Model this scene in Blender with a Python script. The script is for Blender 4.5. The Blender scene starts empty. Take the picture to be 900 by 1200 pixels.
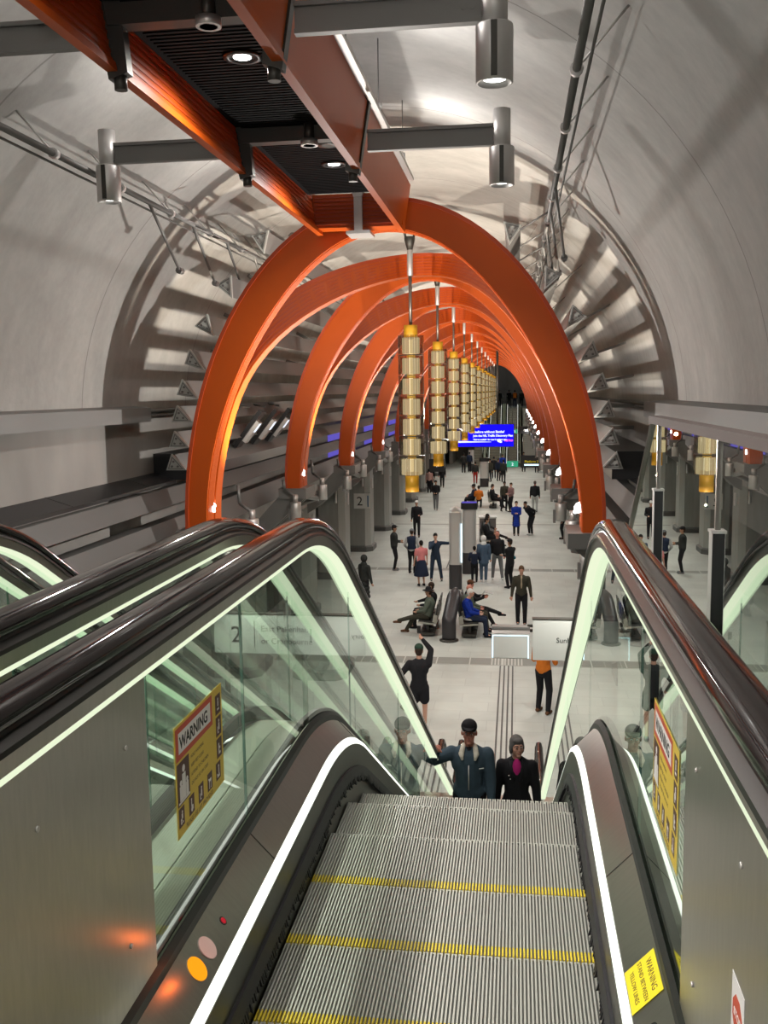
import bpy, bmesh, math, random
from mathutils import Vector, Matrix, Euler
random.seed(7)
SC = bpy.context.scene
COL = SC.collection
PI = math.pi

# ------------------------------------------------------------------ materials
def mat(name, color, rough=0.5, metal=0.0, spec=0.5, noise=None, bump=None, emit=None, estr=0.0, aniso=0.0, coat=0.0):
    m = bpy.data.materials.new(name); m.use_nodes = True
    nt = m.node_tree; b = nt.nodes['Principled BSDF']
    b.inputs['Base Color'].default_value = (*color, 1)
    b.inputs['Roughness'].default_value = rough
    b.inputs['Metallic'].default_value = metal
    b.inputs['Specular IOR Level'].default_value = spec
    b.inputs['Coat Weight'].default_value = coat
    if aniso: b.inputs['Anisotropic'].default_value = aniso
    if emit:
        b.inputs['Emission Color'].default_value = (*emit, 1)
        b.inputs['Emission Strength'].default_value = estr
    if noise:
        sc, amt, stretch = noise
        tc = nt.nodes.new('ShaderNodeTexCoord'); mp = nt.nodes.new('ShaderNodeMapping')
        mp.inputs['Scale'].default_value = stretch
        nz = nt.nodes.new('ShaderNodeTexNoise'); nz.inputs['Scale'].default_value = sc
        nz.inputs['Detail'].default_value = 6
        nt.links.new(tc.outputs['Object'], mp.inputs['Vector']); nt.links.new(mp.outputs[0], nz.inputs['Vector'])
        mx = nt.nodes.new('ShaderNodeMix'); mx.data_type = 'RGBA'
        mx.inputs[6].default_value = (*[max(0, c*(1-amt)) for c in color], 1)
        mx.inputs[7].default_value = (*[min(1, c*(1+amt)) for c in color], 1)
        nt.links.new(nz.outputs['Fac'], mx.inputs[0]); nt.links.new(mx.outputs[2], b.inputs['Base Color'])
        if bump:
            bp = nt.nodes.new('ShaderNodeBump'); bp.inputs['Strength'].default_value = bump
            bp.inputs['Distance'].default_value = 0.02
            nt.links.new(nz.outputs['Fac'], bp.inputs['Height']); nt.links.new(bp.outputs[0], b.inputs['Normal'])
    return m

def emis(name, color, s):
    m = bpy.data.materials.new(name); m.use_nodes = True
    nt = m.node_tree; nt.nodes.clear()
    e = nt.nodes.new('ShaderNodeEmission'); o = nt.nodes.new('ShaderNodeOutputMaterial')
    e.inputs[0].default_value = (*color, 1); e.inputs[1].default_value = s
    nt.links.new(e.outputs[0], o.inputs[0]); return m

def glassmat(name, tint, refl=1.0, ior=1.5, rough=0.0):
    m = bpy.data.materials.new(name); m.use_nodes = True
    nt = m.node_tree; nt.nodes.clear()
    o = nt.nodes.new('ShaderNodeOutputMaterial'); t = nt.nodes.new('ShaderNodeBsdfTransparent')
    t.inputs[0].default_value = (*tint, 1)
    g = nt.nodes.new('ShaderNodeBsdfGlossy'); g.inputs['Roughness'].default_value = rough
    g.inputs['Color'].default_value = (0.95, 1, 0.97, 1)
    f = nt.nodes.new('ShaderNodeFresnel'); f.inputs[0].default_value = ior
    mt = nt.nodes.new('ShaderNodeMath'); mt.operation = 'MULTIPLY'; mt.inputs[1].default_value = refl; mt.use_clamp = True
    mx = nt.nodes.new('ShaderNodeMixShader')
    ge = nt.nodes.new('ShaderNodeNewGeometry'); iv = nt.nodes.new('ShaderNodeMath'); iv.operation = 'SUBTRACT'; iv.inputs[0].default_value = 1
    m2 = nt.nodes.new('ShaderNodeMath'); m2.operation = 'MULTIPLY'
    nt.links.new(ge.outputs['Backfacing'], iv.inputs[1]); nt.links.new(f.outputs[0], mt.inputs[0]); nt.links.new(mt.outputs[0], m2.inputs[0]); nt.links.new(iv.outputs[0], m2.inputs[1]); nt.links.new(m2.outputs[0], mx.inputs[0])
    nt.links.new(t.outputs[0], mx.inputs[1]); nt.links.new(g.outputs[0], mx.inputs[2])
    nt.links.new(mx.outputs[0], o.inputs[0]); return m

def vault_material():
    m = mat('vault_concrete', (0.36, 0.335, 0.31), 0.85)
    nt = m.node_tree; b = nt.nodes['Principled BSDF']
    tc = nt.nodes.new('ShaderNodeTexCoord')
    def nz(scale, stretch, detail=6):
        mp = nt.nodes.new('ShaderNodeMapping'); mp.inputs['Scale'].default_value = stretch
        n = nt.nodes.new('ShaderNodeTexNoise'); n.inputs['Scale'].default_value = scale; n.inputs['Detail'].default_value = detail
        nt.links.new(tc.outputs['Object'], mp.inputs[0]); nt.links.new(mp.outputs[0], n.inputs['Vector']); return n
    a = nz(0.5, (1, 1, 1)); c = nz(1.5, (1.0, 1.8, 0.8)); d = nz(9, (1, 1, 1), 3)
    def ramp(src, lo, hi, p0=.3, p1=.7):
        r = nt.nodes.new('ShaderNodeValToRGB'); r.color_ramp.elements[0].position = p0; r.color_ramp.elements[1].position = p1
        r.color_ramp.elements[0].color = (lo, lo, lo, 1); r.color_ramp.elements[1].color = (hi, hi, hi, 1)
        nt.links.new(src.outputs['Fac'], r.inputs[0]); return r
    r1 = ramp(a, .86, 1.06); r2 = ramp(c, .88, 1.05); r3 = ramp(d, .95, 1.03)
    prev = None
    for r in (r1, r2, r3):
        mx = nt.nodes.new('ShaderNodeMix'); mx.data_type = 'RGBA'; mx.blend_type = 'MULTIPLY'; mx.inputs[0].default_value = 1
        if prev is None: mx.inputs[6].default_value = (0.42, 0.41, 0.385, 1)
        else: nt.links.new(prev.outputs[2], mx.inputs[6])
        nt.links.new(r.outputs[0], mx.inputs[7]); prev = mx
    # thin pour joints around the vault every 4.2 m
    sx = nt.nodes.new('ShaderNodeSeparateXYZ'); nt.links.new(tc.outputs['Object'], sx.inputs[0])
    md = nt.nodes.new('ShaderNodeMath'); md.operation = 'PINGPONG'; md.inputs[1].default_value = 2.15
    nt.links.new(sx.outputs['Y'], md.inputs[0])
    lt = nt.nodes.new('ShaderNodeMath'); lt.operation = 'LESS_THAN'; lt.inputs[1].default_value = .012
    nt.links.new(md.outputs[0], lt.inputs[0])
    mj = nt.nodes.new('ShaderNodeMix'); mj.data_type = 'RGBA'; mj.inputs[7].default_value = (0.14, 0.13, 0.12, 1)
    ml = nt.nodes.new('ShaderNodeMath'); ml.operation = 'MULTIPLY'; ml.inputs[1].default_value = .6
    nt.links.new(lt.outputs[0], ml.inputs[0]); nt.links.new(ml.outputs[0], mj.inputs[0])
    nt.links.new(prev.outputs[2], mj.inputs[6]); nt.links.new(mj.outputs[2], b.inputs['Base Color'])
    bp = nt.nodes.new('ShaderNodeBump'); bp.inputs['Strength'].default_value = .25; bp.inputs['Distance'].default_value = .02
    nt.links.new(d.outputs['Fac'], bp.inputs['Height']); nt.links.new(bp.outputs[0], b.inputs['Normal'])
    return m

def floor_material():
    m = mat('floor_terrazzo', (0.5, 0.5, 0.47), 0.45)
    nt = m.node_tree; b = nt.nodes['Principled BSDF']
    tc = nt.nodes.new('ShaderNodeTexCoord')
    br = nt.nodes.new('ShaderNodeTexBrick'); br.inputs['Scale'].default_value = 1.0
    br.inputs['Brick Width'].default_value = 1.2; br.inputs['Row Height'].default_value = 0.6; br.offset = 0.5
    br.inputs['Mortar Size'].default_value = 0.006
    br.inputs['Color1'].default_value = (0.485, 0.50, 0.462, 1); br.inputs['Color2'].default_value = (0.445, 0.458, 0.428, 1)
    br.inputs['Mortar'].default_value = (0.37, 0.37, 0.35, 1)
    nt.links.new(tc.outputs['Object'], br.inputs['Vector'])
    n = nt.nodes.new('ShaderNodeTexNoise'); n.inputs['Scale'].default_value = .8; n.inputs['Detail'].default_value = 5
    nt.links.new(tc.outputs['Object'], n.inputs['Vector'])
    r = nt.nodes.new('ShaderNodeValToRGB'); r.color_ramp.elements[0].color = (.86, .86, .86, 1); r.color_ramp.elements[1].color = (1.06, 1.06, 1.06, 1)
    r.color_ramp.elements[0].position = .35; r.color_ramp.elements[1].position = .65
    nt.links.new(n.outputs['Fac'], r.inputs[0])
    mx = nt.nodes.new('ShaderNodeMix'); mx.data_type = 'RGBA'; mx.blend_type = 'MULTIPLY'; mx.inputs[0].default_value = 1
    nt.links.new(br.outputs['Color'], mx.inputs[6]); nt.links.new(r.outputs[0], mx.inputs[7])
    nt.links.new(mx.outputs[2], b.inputs['Base Color'])
    return m

M = dict(
    vault=vault_material(), floor=floor_material(),
    wall=mat('wall_concrete', (0.30, 0.285, 0.265), .85, noise=(1.3, .3, (1, 1, .5)), bump=.2),
    darkwall=mat('platform_wall', (0.10, 0.105, 0.11), .6, noise=(1, .3, (1, 1, 1))),
    column=mat('column_concrete', (0.255, 0.26, 0.24), .6, noise=(3, .25, (2, 2, .25)), bump=.1),
    plinth=mat('column_plinth', (0.075, 0.075, 0.07), .5),
    orange=mat('orange_enamel', (0.47, 0.074, 0.004), .42, spec=.3, noise=(1.2, .12, (1, 1, 1))),
    orange_d=mat('orange_groove', (0.40, 0.050, 0.006), .5),
    black=mat('black_metal', (0.012, 0.012, 0.013), .4),
    blackperf=mat('black_perforated', (0.006, 0.006, 0.0065), .8, spec=.15),
    char=mat('charcoal_bracket', (0.06, 0.057, 0.05), .45, metal=.6),
    grey=mat('grey_steel', (0.19, 0.185, 0.175), .5, metal=.5),
    fin=mat('louvre_grey', (0.19, 0.187, 0.18), .6, noise=(2, .12, (1, .3, 1))),
    fincap=mat('louvre_cap_grey', (0.45, 0.46, 0.43), .55),
    steel=mat('brushed_steel', (0.42, 0.40, 0.35), .30, metal=1, noise=(14, .12, (1, 6, 1))),
    steeld=mat('dark_brushed_steel', (0.40, 0.37, 0.345), .30, metal=1, noise=(10, .10, (1, 8, 1))),
    lampsteel=mat('lamp_steel', (0.60, 0.58, 0.56), .48, metal=.75),
    cap=mat('bronze_cap', (0.035, 0.032, 0.030), .28, metal=.6),
    rubber=mat('handrail_rubber', (0.010, 0.007, 0.007), .09, spec=.55, coat=.2),
    gasket=mat('black_gasket', (0.012, 0.013, 0.012), .45),
    brush=mat('black_brush', (0.012, 0.012, 0.015), .5),
    skirt=mat('skirt_olive', (0.10, 0.10, 0.085), .35, metal=.8),
    step=mat('step_aluminium', (0.52, 0.52, 0.47), .45, metal=.45),
    yellow=mat('step_yellow', (0.78, 0.60, 0.03), .5),
    led=emis('led_green_white', (0.86, .95, 0.68), 1.0),
    ledw=emis('led_white', (0.97, 1.0, 0.90), 1.7),
    lampw=emis('lamp_lens_white', (1, .98, .94), 9),
    spotw=emis('spot_lens_white', (1, .98, .95), 12),
    glass=glassmat('balustrade_glass', (0.90, 0.96, 0.92), 1.25, 1.5),
    glassd=glassmat('barrier_glass', (0.72, 0.74, 0.74), 2.4, 1.55),
    gedge=mat('glass_edge', (0.10, 0.20, 0.16), .2), edgebeam=mat('edge_beam_grey', (0.085, 0.083, 0.078), .6),
    pglass=glassmat('pendant_glass', (0.80, 0.78, 0.73), 2.2, 1.5, .12),
    pglow=emis('pendant_glow', (1.0, .76, .38), 2.1),
    ochre=mat('pendant_ochre', (0.62, 0.34, 0.02), .45, metal=.15),
    ochglow=mat('pendant_disc_ochre', (0.55, 0.33, 0.03), .45, emit=(1, .6, .1), estr=.18),
    bronze=mat('pendant_rod', (0.20, 0.175, 0.155), .4, metal=.8),
    tile=mat('band_tile', (0.215, 0.215, 0.195), .5, noise=(3, .15, (1, 1, 1))),
    tilej=mat('band_joint', (0.5, 0.5, 0.46), .5),
    tact=mat('tactile_strip', (0.06, 0.058, 0.055), .5),
    white=mat('white_panel', (0.62, 0.63, 0.60), .5),
    signgrey=mat('sign_face_grey', (0.42, 0.43, 0.40), .5),
    ink=mat('ink_black', (0.012, 0.012, 0.012), .6),
    stk_y=mat('sticker_yellow', (0.72, 0.53, 0.06), .5),
    stk_by=mat('sticker_bright_yellow', (0.85, 0.72, 0.02), .5),
    stk_r=mat('sticker_red', (0.55, 0.07, 0.03), .5),
    stk_w=mat('sticker_white', (0.82, 0.8, 0.78), .5),
    stk_b=mat('sticker_brown', (0.07, 0.02, 0.012), .5),
    screen=emis('screen_blue', (0.01, 0.005, 1.0), 1.15),
    scrw=emis('screen_white', (.85, .9, 1.0), 1.3),
    scrp=emis('screen_pink', (1.0, .12, .75), 1.2),
    violet=emis('screen_violet', (.22, .17, .9), .55),
    green=mat('sign_green', (0.03, 0.38, 0.22), .5, emit=(.05, .6, .35), estr=.25),
    dispw=emis('display_edge', (.7, .9, 1.0), 1.6),
    seat=mat('seat_dark', (0.03, 0.03, 0.028), .5),
    seatf=mat('seat_frame', (0.36, 0.36, 0.31), .45, metal=.3),
    pylon=mat('pylon_charcoal', (0.045, 0.042, 0.045), .35, metal=.4),
    orangelit=emis('indicator_orange', (1.0, .33, .01), 1.25),
    pinkdisc=mat('indicator_pale', (0.62, 0.42, 0.40), .4),
    redlens=mat('sensor_red', (0.25, 0.005, 0.015), .1, emit=(1, .02, .05), estr=.3),
)

# ------------------------------------------------------------------ mesh builder
class MB:
    def __init__(s): s.v = []; s.f = []; s.mi = []; s.sm = []
    def add(s, vs, fs, mi=0, sm=False):
        o = len(s.v); s.v += [tuple(v) for v in vs]
        for f in fs: s.f.append(tuple(i+o for i in f)); s.mi.append(mi); s.sm.append(sm)
        return s
    def box(s, x0, x1, y0, y1, z0, z1, mi=0, R=None):
        vs = [Vector((x, y, z)) for z in (z0, z1) for y in (y0, y1) for x in (x0, x1)]
        if R is not None: vs = [R @ v for v in vs]
        return s.add(vs, [(0, 2, 3, 1), (4, 5, 7, 6), (0, 1, 5, 4), (2, 6, 7, 3), (0, 4, 6, 2), (1, 3, 7, 5)], mi)
    def prism(s, pts, y0, y1, mi=0, axis='y'):
        n = len(pts)
        if axis == 'y': vs = [(p[0], y, p[1]) for y in (y0, y1) for p in pts]
        elif axis == 'x': vs = [(y, p[0], p[1]) for y in (y0, y1) for p in pts]
        else: vs = [(p[0], p[1], y) for y in (y0, y1) for p in pts]
        fs = [(i, (i+1) % n, n+(i+1) % n, n+i) for i in range(n)]
        fs += [tuple(range(n-1, -1, -1)), tuple(range(n, 2*n))]
        return s.add(vs, fs, mi)
    def tube(s, p0, p1, r0, r1=None, n=12, mi=0, caps=True, sm=True):
        p0 = Vector(p0); p1 = Vector(p1); r1 = r0 if r1 is None else r1
        d = (p1-p0).normalized(); q = d.to_track_quat('Z', 'Y')
        vs = []
        for p, r in ((p0, r0), (p1, r1)):
            for i in range(n):
                a = 2*PI*i/n; vs.append(p + q @ Vector((r*math.cos(a), r*math.sin(a), 0)))
        s.add(vs, [(i, (i+1) % n, n+(i+1) % n, n+i) for i in range(n)], mi, sm)
        if caps: s.add(vs, [tuple(range(n-1, -1, -1)), tuple(range(n, 2*n))], mi)
        return s
    def path(s, pts, r, n=8, mi=0):
        for a, b in zip(pts[:-1], pts[1:]): s.tube(a, b, r, n=n, mi=mi)
        return s
    def lathe(s, prof, c=(0, 0, 0), n=20, mi=0, R=None, sm=True):
        vs = []
        for r, z in prof:
            for i in range(n):
                a = 2*PI*i/n; v = Vector((r*math.cos(a), r*math.sin(a), z))
                if R is not None: v = R @ v
                vs.append(v + Vector(c))
        fs = []
        for k in range(len(prof)-1):
            for i in range(n): fs.append((k*n+i, k*n+(i+1) % n, (k+1)*n+(i+1) % n, (k+1)*n+i))
        s.add(vs, fs, mi, sm)
        m = (len(prof)-1)*n
        if prof[0][0] > 1e-6: s.add(vs[:n], [tuple(range(n-1, -1, -1))], mi)
        if prof[-1][0] > 1e-6: s.add(vs[m:], [tuple(range(n))], mi)
        return s
    def ell(s, c, r, n=12, m=8, mi=0, R=None):
        prof = [(math.sin(PI*k/m), -math.cos(PI*k/m)) for k in range(m+1)]
        vs = []
        for a, z in prof:
            for i in range(n):
                t = 2*PI*i/n; v = Vector((r[0]*a*math.cos(t), r[1]*a*math.sin(t), r[2]*z))
                if R is not None: v = R @ v
                vs.append(v+Vector(c))
        fs = [(k*n+i, k*n+(i+1) % n, (k+1)*n+(i+1) % n, (k+1)*n+i) for k in range(m) for i in range(n)]
        return s.add(vs, fs, mi, True)
    def mesh(s, name, mats):
        me = bpy.data.meshes.new(name); me.from_pydata(s.v, [], s.f)
        for m in mats: me.materials.append(m)
        me.polygons.foreach_set('material_index', s.mi)
        me.polygons.foreach_set('use_smooth', s.sm)
        bm = bmesh.new(); bm.from_mesh(me)
        bmesh.ops.remove_doubles(bm, verts=bm.verts, dist=1e-6)
        bmesh.ops.dissolve_degenerate(bm, dist=1e-7, edges=bm.edges)
        bmesh.ops.recalc_face_normals(bm, faces=bm.faces)
        bm.to_mesh(me); bm.free(); me.update(); return me
    def build(s, name, mats, parent=None, loc=None, rot=None):
        if not isinstance(mats, (list, tuple)): mats = [mats]
        o = bpy.data.objects.new(name, s.mesh(name, mats)); COL.objects.link(o)
        if parent: o.parent = parent
        if loc is not None: o.location = loc
        if rot is not None: o.rotation_euler = rot
        return o

def empty(name, loc=(0, 0, 0), rotz=0):
    o = bpy.data.objects.new(name, None); COL.objects.link(o); o.location = loc; o.rotation_euler = (0, 0, rotz)
    o.empty_display_size = .1; return o
def tag(o, label, cat, group=None, kind=None):
    o['label'] = label; o['category'] = cat
    if group: o['group'] = group
    if kind: o['kind'] = kind
    return o
def thing(name, label, cat, loc=(0, 0, 0), rotz=0, group=None):
    return tag(empty(name, loc, rotz), label, cat, group)
def struct(o, label=None, cat=None):
    o['kind'] = 'structure'
    if label: o['label'] = label; o['category'] = cat
    return o
KIDS = {}
def copy_tree(o, parent=None, deep=0):
    c = o.copy(); COL.objects.link(c); c.parent = parent
    for ch in [k for k in ALLKIDS(o)]: copy_tree(ch, c)
    return c
def ALLKIDS(o): return [k for k in bpy.data.objects if k.parent == o]
ORD = ['nearest', 'second', 'third', 'fourth', 'fifth', 'sixth', 'seventh', 'eighth', 'ninth', 'tenth', 'eleventh', 'twelfth', 'thirteenth', 'fourteenth', 'fifteenth', 'sixteenth']
LIGHTS = []
def light(kind, name, loc, power, color=(1, .95, .88), size=.08, target=None, spot=None, blend=.5):
    d = bpy.data.lights.new(name, kind); d.energy = power; d.color = color
    if kind == 'AREA': d.size = size
    else: d.shadow_soft_size = size
    if kind == 'SPOT': d.spot_size = spot; d.spot_blend = blend
    o = bpy.data.objects.new(name, d); COL.objects.link(o); o.location = loc
    if target is not None: o.rotation_euler = (Vector(target)-Vector(loc)).to_track_quat('-Z', 'Y').to_euler()
    LIGHTS.append(o); return o

def text_mesh(body, size, name, material, parent=None, M4=None, align='LEFT', ext=.0015, bold=0.0):
    c = bpy.data.curves.new('t', 'FONT'); c.body = body; c.size = size; c.align_x = align; c.extrude = ext; c.offset = bold
    c.resolution_u = 3
    o = bpy.data.objects.new('t', c); COL.objects.link(o)
    dg = bpy.context.evaluated_depsgraph_get()
    me = bpy.data.meshes.new_from_object(o.evaluated_get(dg))
    bpy.data.objects.remove(o); bpy.data.curves.remove(c)
    me.name = name
    me.materials.clear(); me.materials.append(material)
    if M4 is not None: me.transform(M4)
    r = bpy.data.objects.new(name, me); COL.objects.link(r)
    if parent: r.parent = parent
    return r
def frame_M(o, ux, uy):
    """matrix taking text x,y to world directions ux,uy at origin o"""
    ux = Vector(ux).normalized(); uy = Vector(uy).normalized(); uz = ux.cross(uy)
    m = Matrix(((ux.x, uy.x, uz.x, o[0]), (ux.y, uy.y, uz.y, o[1]), (ux.z, uy.z, uz.z, o[2]), (0, 0, 0, 1)))
    return m

# ------------------------------------------------------------------ dimensions
FZ = -7.0            # platform floor
XC = -1.95           # hall centre line
S = 6.2              # bay
Y_END = 90.0
VR, VZ = 4.15, -0.45 # vault radius and centre height
UZ = -1.79           # upper floor / flat step level

# ------------------------------------------------------------------ people
CL = {}
def cloth(name, c, rough=.85):
    if name not in CL: CL[name] = mat(name, c, rough, spec=.2, noise=(18, .15, (1, 1, 1)))
    return CL[name]
SK = dict(light=mat('skin_light', (.50, .27, .19), .55), tan=mat('skin_tan', (.34, .18, .11), .55), brown=mat('skin_brown', (.15, .075, .045), .55), red=mat('skin_ruddy', (.50, .20, .14), .55))
HR = dict(black=cloth('hair_black', (.012, .01, .009)), dark=cloth('hair_dark_brown', (.035, .02, .014)), grey=cloth('hair_grey', (.11, .105, .10)), white=cloth('hair_white', (.62, .60, .56)), brown=cloth('hair_brown', (.10, .055, .03)))
BLACK = cloth('cloth_black', (.012, .012, .014)); NAVY = cloth('cloth_navy', (.015, .022, .045)); DENIM = cloth('cloth_denim', (.06, .095, .145)); DARKDENIM = cloth('cloth_dark_denim', (.022, .035, .06))
GREYC = cloth('cloth_grey', (.14, .145, .15)); LGREY = cloth('cloth_light_grey', (.36, .36, .35)); PINK = cloth('cloth_pink', (.60, .20, .20)); BLUE = cloth('cloth_royal_blue', (.008, .03, .26)); ORANGEC = cloth('cloth_orange', (.58, .16, .02))
OLIVE = cloth('cloth_olive', (.045, .042, .03)); TAN = cloth('cloth_tan', (.32, .25, .17)); BROWN = cloth('cloth_brown', (.10, .045, .022)); TEAL = cloth('cloth_teal', (.02, .16, .20)); GREENC = cloth('cloth_green', (.02, .045, .03)); WHITE = cloth('cloth_white', (.62, .62, .60)); CREAM = cloth('cloth_cream', (.62, .58, .48)); MAG = cloth('cloth_magenta', (.42, .02, .16)); RED = cloth('cloth_red', (.30, .02, .015)); JEANB = cloth('cloth_jacket_blue', (.045, .072, .095)); PLAID = cloth('cloth_green_plaid', (.09, .11, .085)); COAT = cloth('cloth_charcoal', (.028, .030, .028))

def V(*a): return Vector(a)
def cap(mb, a, b, ra, rb=None, n=10):
    rb = ra if rb is None else rb
    mb.tube(a, b, ra, rb, n=n, caps=True); mb.ell(a, (ra, ra, ra), n=n, m=6); mb.ell(b, (rb, rb, rb), n=n, m=6)
def ik(a, b, l1, l2, pole):
    d = b-a; L = d.length
    if L > (l1+l2)*.995: b = a+d*((l1+l2)*.995/L); d = b-a; L = d.length
    x = (l1*l1-l2*l2+L*L)/(2*L); h = math.sqrt(max(0, l1*l1-x*x)); u = d.normalized()
    p = pole-u*pole.dot(u); p.normalize()
    return a+u*x+p*h, b
def remesh(mb, name, m, vox, smooth=4):
    me = mb.mesh(name+'_src', [m]); o = bpy.data.objects.new('tmp', me); COL.objects.link(o)
    r = o.modifiers.new('r', 'REMESH'); r.mode = 'VOXEL'; r.voxel_size = vox; r.use_smooth_shade = True
    s = o.modifiers.new('s', 'SMOOTH'); s.iterations = smooth; s.factor = .5
    dg = bpy.context.evaluated_depsgraph_get()
    out = bpy.data.meshes.new_from_object(o.evaluated_get(dg)); bpy.data.objects.remove(o); bpy.data.meshes.remove(me)
    out.name = name
    if not out.materials: out.materials.append(m)
    return out
PEOPLE = []
def person(label, loc, rotz=0, H=1.75, top=BLACK, bottom=BLACK, skin='light', hair='dark', shoes=BLACK, pelvis=(0, 0, .93), chest=(0, 0, 1.33), head=(0, -.015, 1.635), yaw=0,
           hands=((-.25, -.06, .82), (.25, -.06, .82)), feet=((-.10, 0, 0), (.10, 0, 0)), kneep=(0, -1, .1), toe=(0, -1, 0), elbow=None, coat=0, skirt=0, shorts=False, hat=None, hatm=None, vest=None, build=1.06,
           hairstyle='short', shortsleeve=False, fine=0, scarf=None, hood=None, hem=None, fists=False, extra=None):
    s = H/1.75; vox = .0065 if fine == 2 else (.013 if fine == 1 else .019)
    vc = .011 if fine == 2 else (.016 if fine == 1 else .022)
    root = empty('person', loc, rotz); root.scale = (s, s, s); tag(root, label, 'person')
    p = V(*pelvis); c = V(*chest); h = V(*head); w = build
    up = (c-p).normalized(); neck = c+up*.14; fw = V(math.sin(yaw), -math.cos(yaw), 0)
    lat = V(1, 0, 0)
    sh = [c+up*.065+lat*(q*.172*w) for q in (-1, 1)]
    hipj = [p+lat*(q*.09) for q in (-1, 1)]
    arms = []
    for i, q in enumerate((-1, 1)):
        ep = V(*(elbow[i] if elbow else (q*.6, .9, -.3))); e, hd = ik(sh[i], V(*hands[i]), .285, .26, ep); arms.append((sh[i], e, hd))
    legs = []
    for i, q in enumerate((-1, 1)):
        ft = V(*feet[i])+V(0, 0, .085); kp = V(*(kneep[i] if isinstance(kneep[0], tuple) else kneep)); k, a = ik(hipj[i], ft, .43, .43, kp+V(q*.08, 0, 0)); legs.append((hipj[i], k, a))
    td = [V(*(toe[i] if isinstance(toe[0], tuple) else toe)).normalized() for i in (0, 1)]
    # ---- body, one continuous surface
    b = MB()
    cap(b, p, c, .10, .115); cap(b, c, c+up*.08, .115, .09); cap(b, sh[0], sh[1], .05, .05)
    cap(b, neck-up*.06, h-V(0, 0, .05), .056, .052)
    Rz = Matrix.Rotation(yaw, 3, 'Z')
    b.ell(h+V(0, 0, .025)+fw*-.01, (.076, .094, .098), R=Rz, n=16, m=12); b.ell(h+fw*.025-V(0, 0, .045), (.056, .062, .070), R=Rz, n=14, m=10)
    b.ell(h+fw*.094-V(0, 0, .008), (.013, .020, .022), R=Rz); b.tube(h+fw*.080+V(0, 0, .025), h+fw*.104-V(0, 0, .012), .008, .013, n=8)
    for q in (-1, 1): b.ell(h+Rz @ V(q*.078, .008, .0), (.012, .020, .032))
    if fine == 2:
        b.ell(h+fw*.078-V(0, 0, .045), (.026, .014, .012), R=Rz); b.ell(h+fw*.076-V(0, 0, .088), (.024, .018, .016), R=Rz)
        for q in (-1, 1): b.ell(h+Rz @ V(q*.030, -.082, .036), (.026, .012, .010)); b.ell(h+Rz @ V(q*.042, -.062, -.018), (.022, .018, .02))
    for (s0, e, hd), q in zip(arms, (-1, 1)):
        cap(b, s0, e, .046, .036); cap(b, e, hd, .036, .026)
        d = (hd-e).normalized(); side = d.cross(V(0, -1, 0.3)); side = side.normalized() if side.length > .1 else V(1, 0, 0); pn = side.cross(d).normalized()
        palm = hd+d*.075
        b.tube(hd, palm, .030, .036, n=8); b.ell(hd+d*.045, (.036, .030, .038)); 
        for f in range(4):
            o = (f-1.5)*.019; L = (.062, .074, .070, .054)[f]*(.8 if fists else 1); r = .0095 if fine else .012
            a0 = palm+side*o-d*.008; cur = .95 if fists else .35
            m1 = a0+(d*math.cos(cur)+pn*math.sin(cur))*L*.5; m2 = m1+(d*math.cos(cur*2.1)+pn*math.sin(cur*2.1))*L*.5
            cap(b, a0, m1, r, r*.95, n=7); cap(b, m1, m2, r*.95, r*.8, n=7)
        t0 = hd+d*.02+side*.028*q*-1; t1 = t0+side*-.022*q+d*.03+pn*.012; t2 = t1+d*.028+pn*.012
        cap(b, t0, t1, .013, .011, n=7); cap(b, t1, t2, .011, .009, n=7)
    for (a, k, f), dd in zip(legs, td):
        cap(b, a, k, .075, .052); cap(b, k, f, .050, .034); cap(b, f, f+dd*.12-V(0, 0, .045), .035, .03)
    body = bpy.data.objects.new('body', remesh(b, 'body', SK[skin], vox)); COL.objects.link(body); body.parent = root
    def part(mb, name, m, v=vc, sm=4, par=root):
        o = bpy.data.objects.new(name, remesh(mb, name, m, v, sm)); COL.objects.link(o); o.parent = par; return o
    # ---- top garment
    b = MB()
    cap(b, p+up*.03, c, .135*w, .150*w); b.ell(c-up*.02, (.185*w, .135*w, .20), R=None, n=14); b.ell(p+up*.06, (.165*w, .13*w, .15), n=14)
    cap(b, sh[0]+V(0, 0, -.015), sh[1]+V(0, 0, -.015), .070*w, .070*w); cap(b, c+up*.05, neck-up*.025, .105, .062)
    for q in (0, 1): cap(b, neck-up*.03, sh[q]+up*.0, .050, .058)
    for s0, e, hd in arms:
        if shortsleeve: cap(b, s0, s0.lerp(e, .62), .070*w, .058*w)
        else: cap(b, s0, e, .070*w, .056*w); cap(b, e, e.lerp(hd, .96), .056*w, .043)
    if coat:
        kz = coat
        for k in range(5):
            f = k/4; z = p.z+.05-(p.z+.05-kz)*f; mid = V(p.x, p.y+.01, z)
            if legs: mid = mid.lerp(V((legs[0][1].x+legs[1][1].x)/2, (legs[0][1].y+legs[1][1].y)/2, z), .35*f)
            b.ell(mid, (.18+.03*f, .14+.03*f, .12), n=12)
    part(b, 'top_garment', top)
    # ---- legs
    if skirt:
        b = MB(); prof = [(.14, p.z+.10), (.18, p.z), (.24, p.z-.25), (.29, skirt+.02), (.28, skirt), (.22, skirt+.02)]
        b.lathe(prof, c=(p.x, p.y, 0), n=24); o = b.build('skirt', bottom, root)
    else:
        b = MB(); b.ell(p+V(0, 0, -.01), (.165, .125, .13), n=14)
        for a, k, f in legs:
            cap(b, a, k, .098, .075)
            if shorts: continue
            cap(b, k, f+V(0, 0, .0), .074, .056)
        if shorts:
            b = MB(); b.ell(p+V(0, 0, -.01), (.17, .13, .13), n=14)
            for a, k, f in legs: cap(b, a, a.lerp(k, .62), .105, .10)
        part(b, 'shorts' if shorts else 'trousers', bottom)
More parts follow.
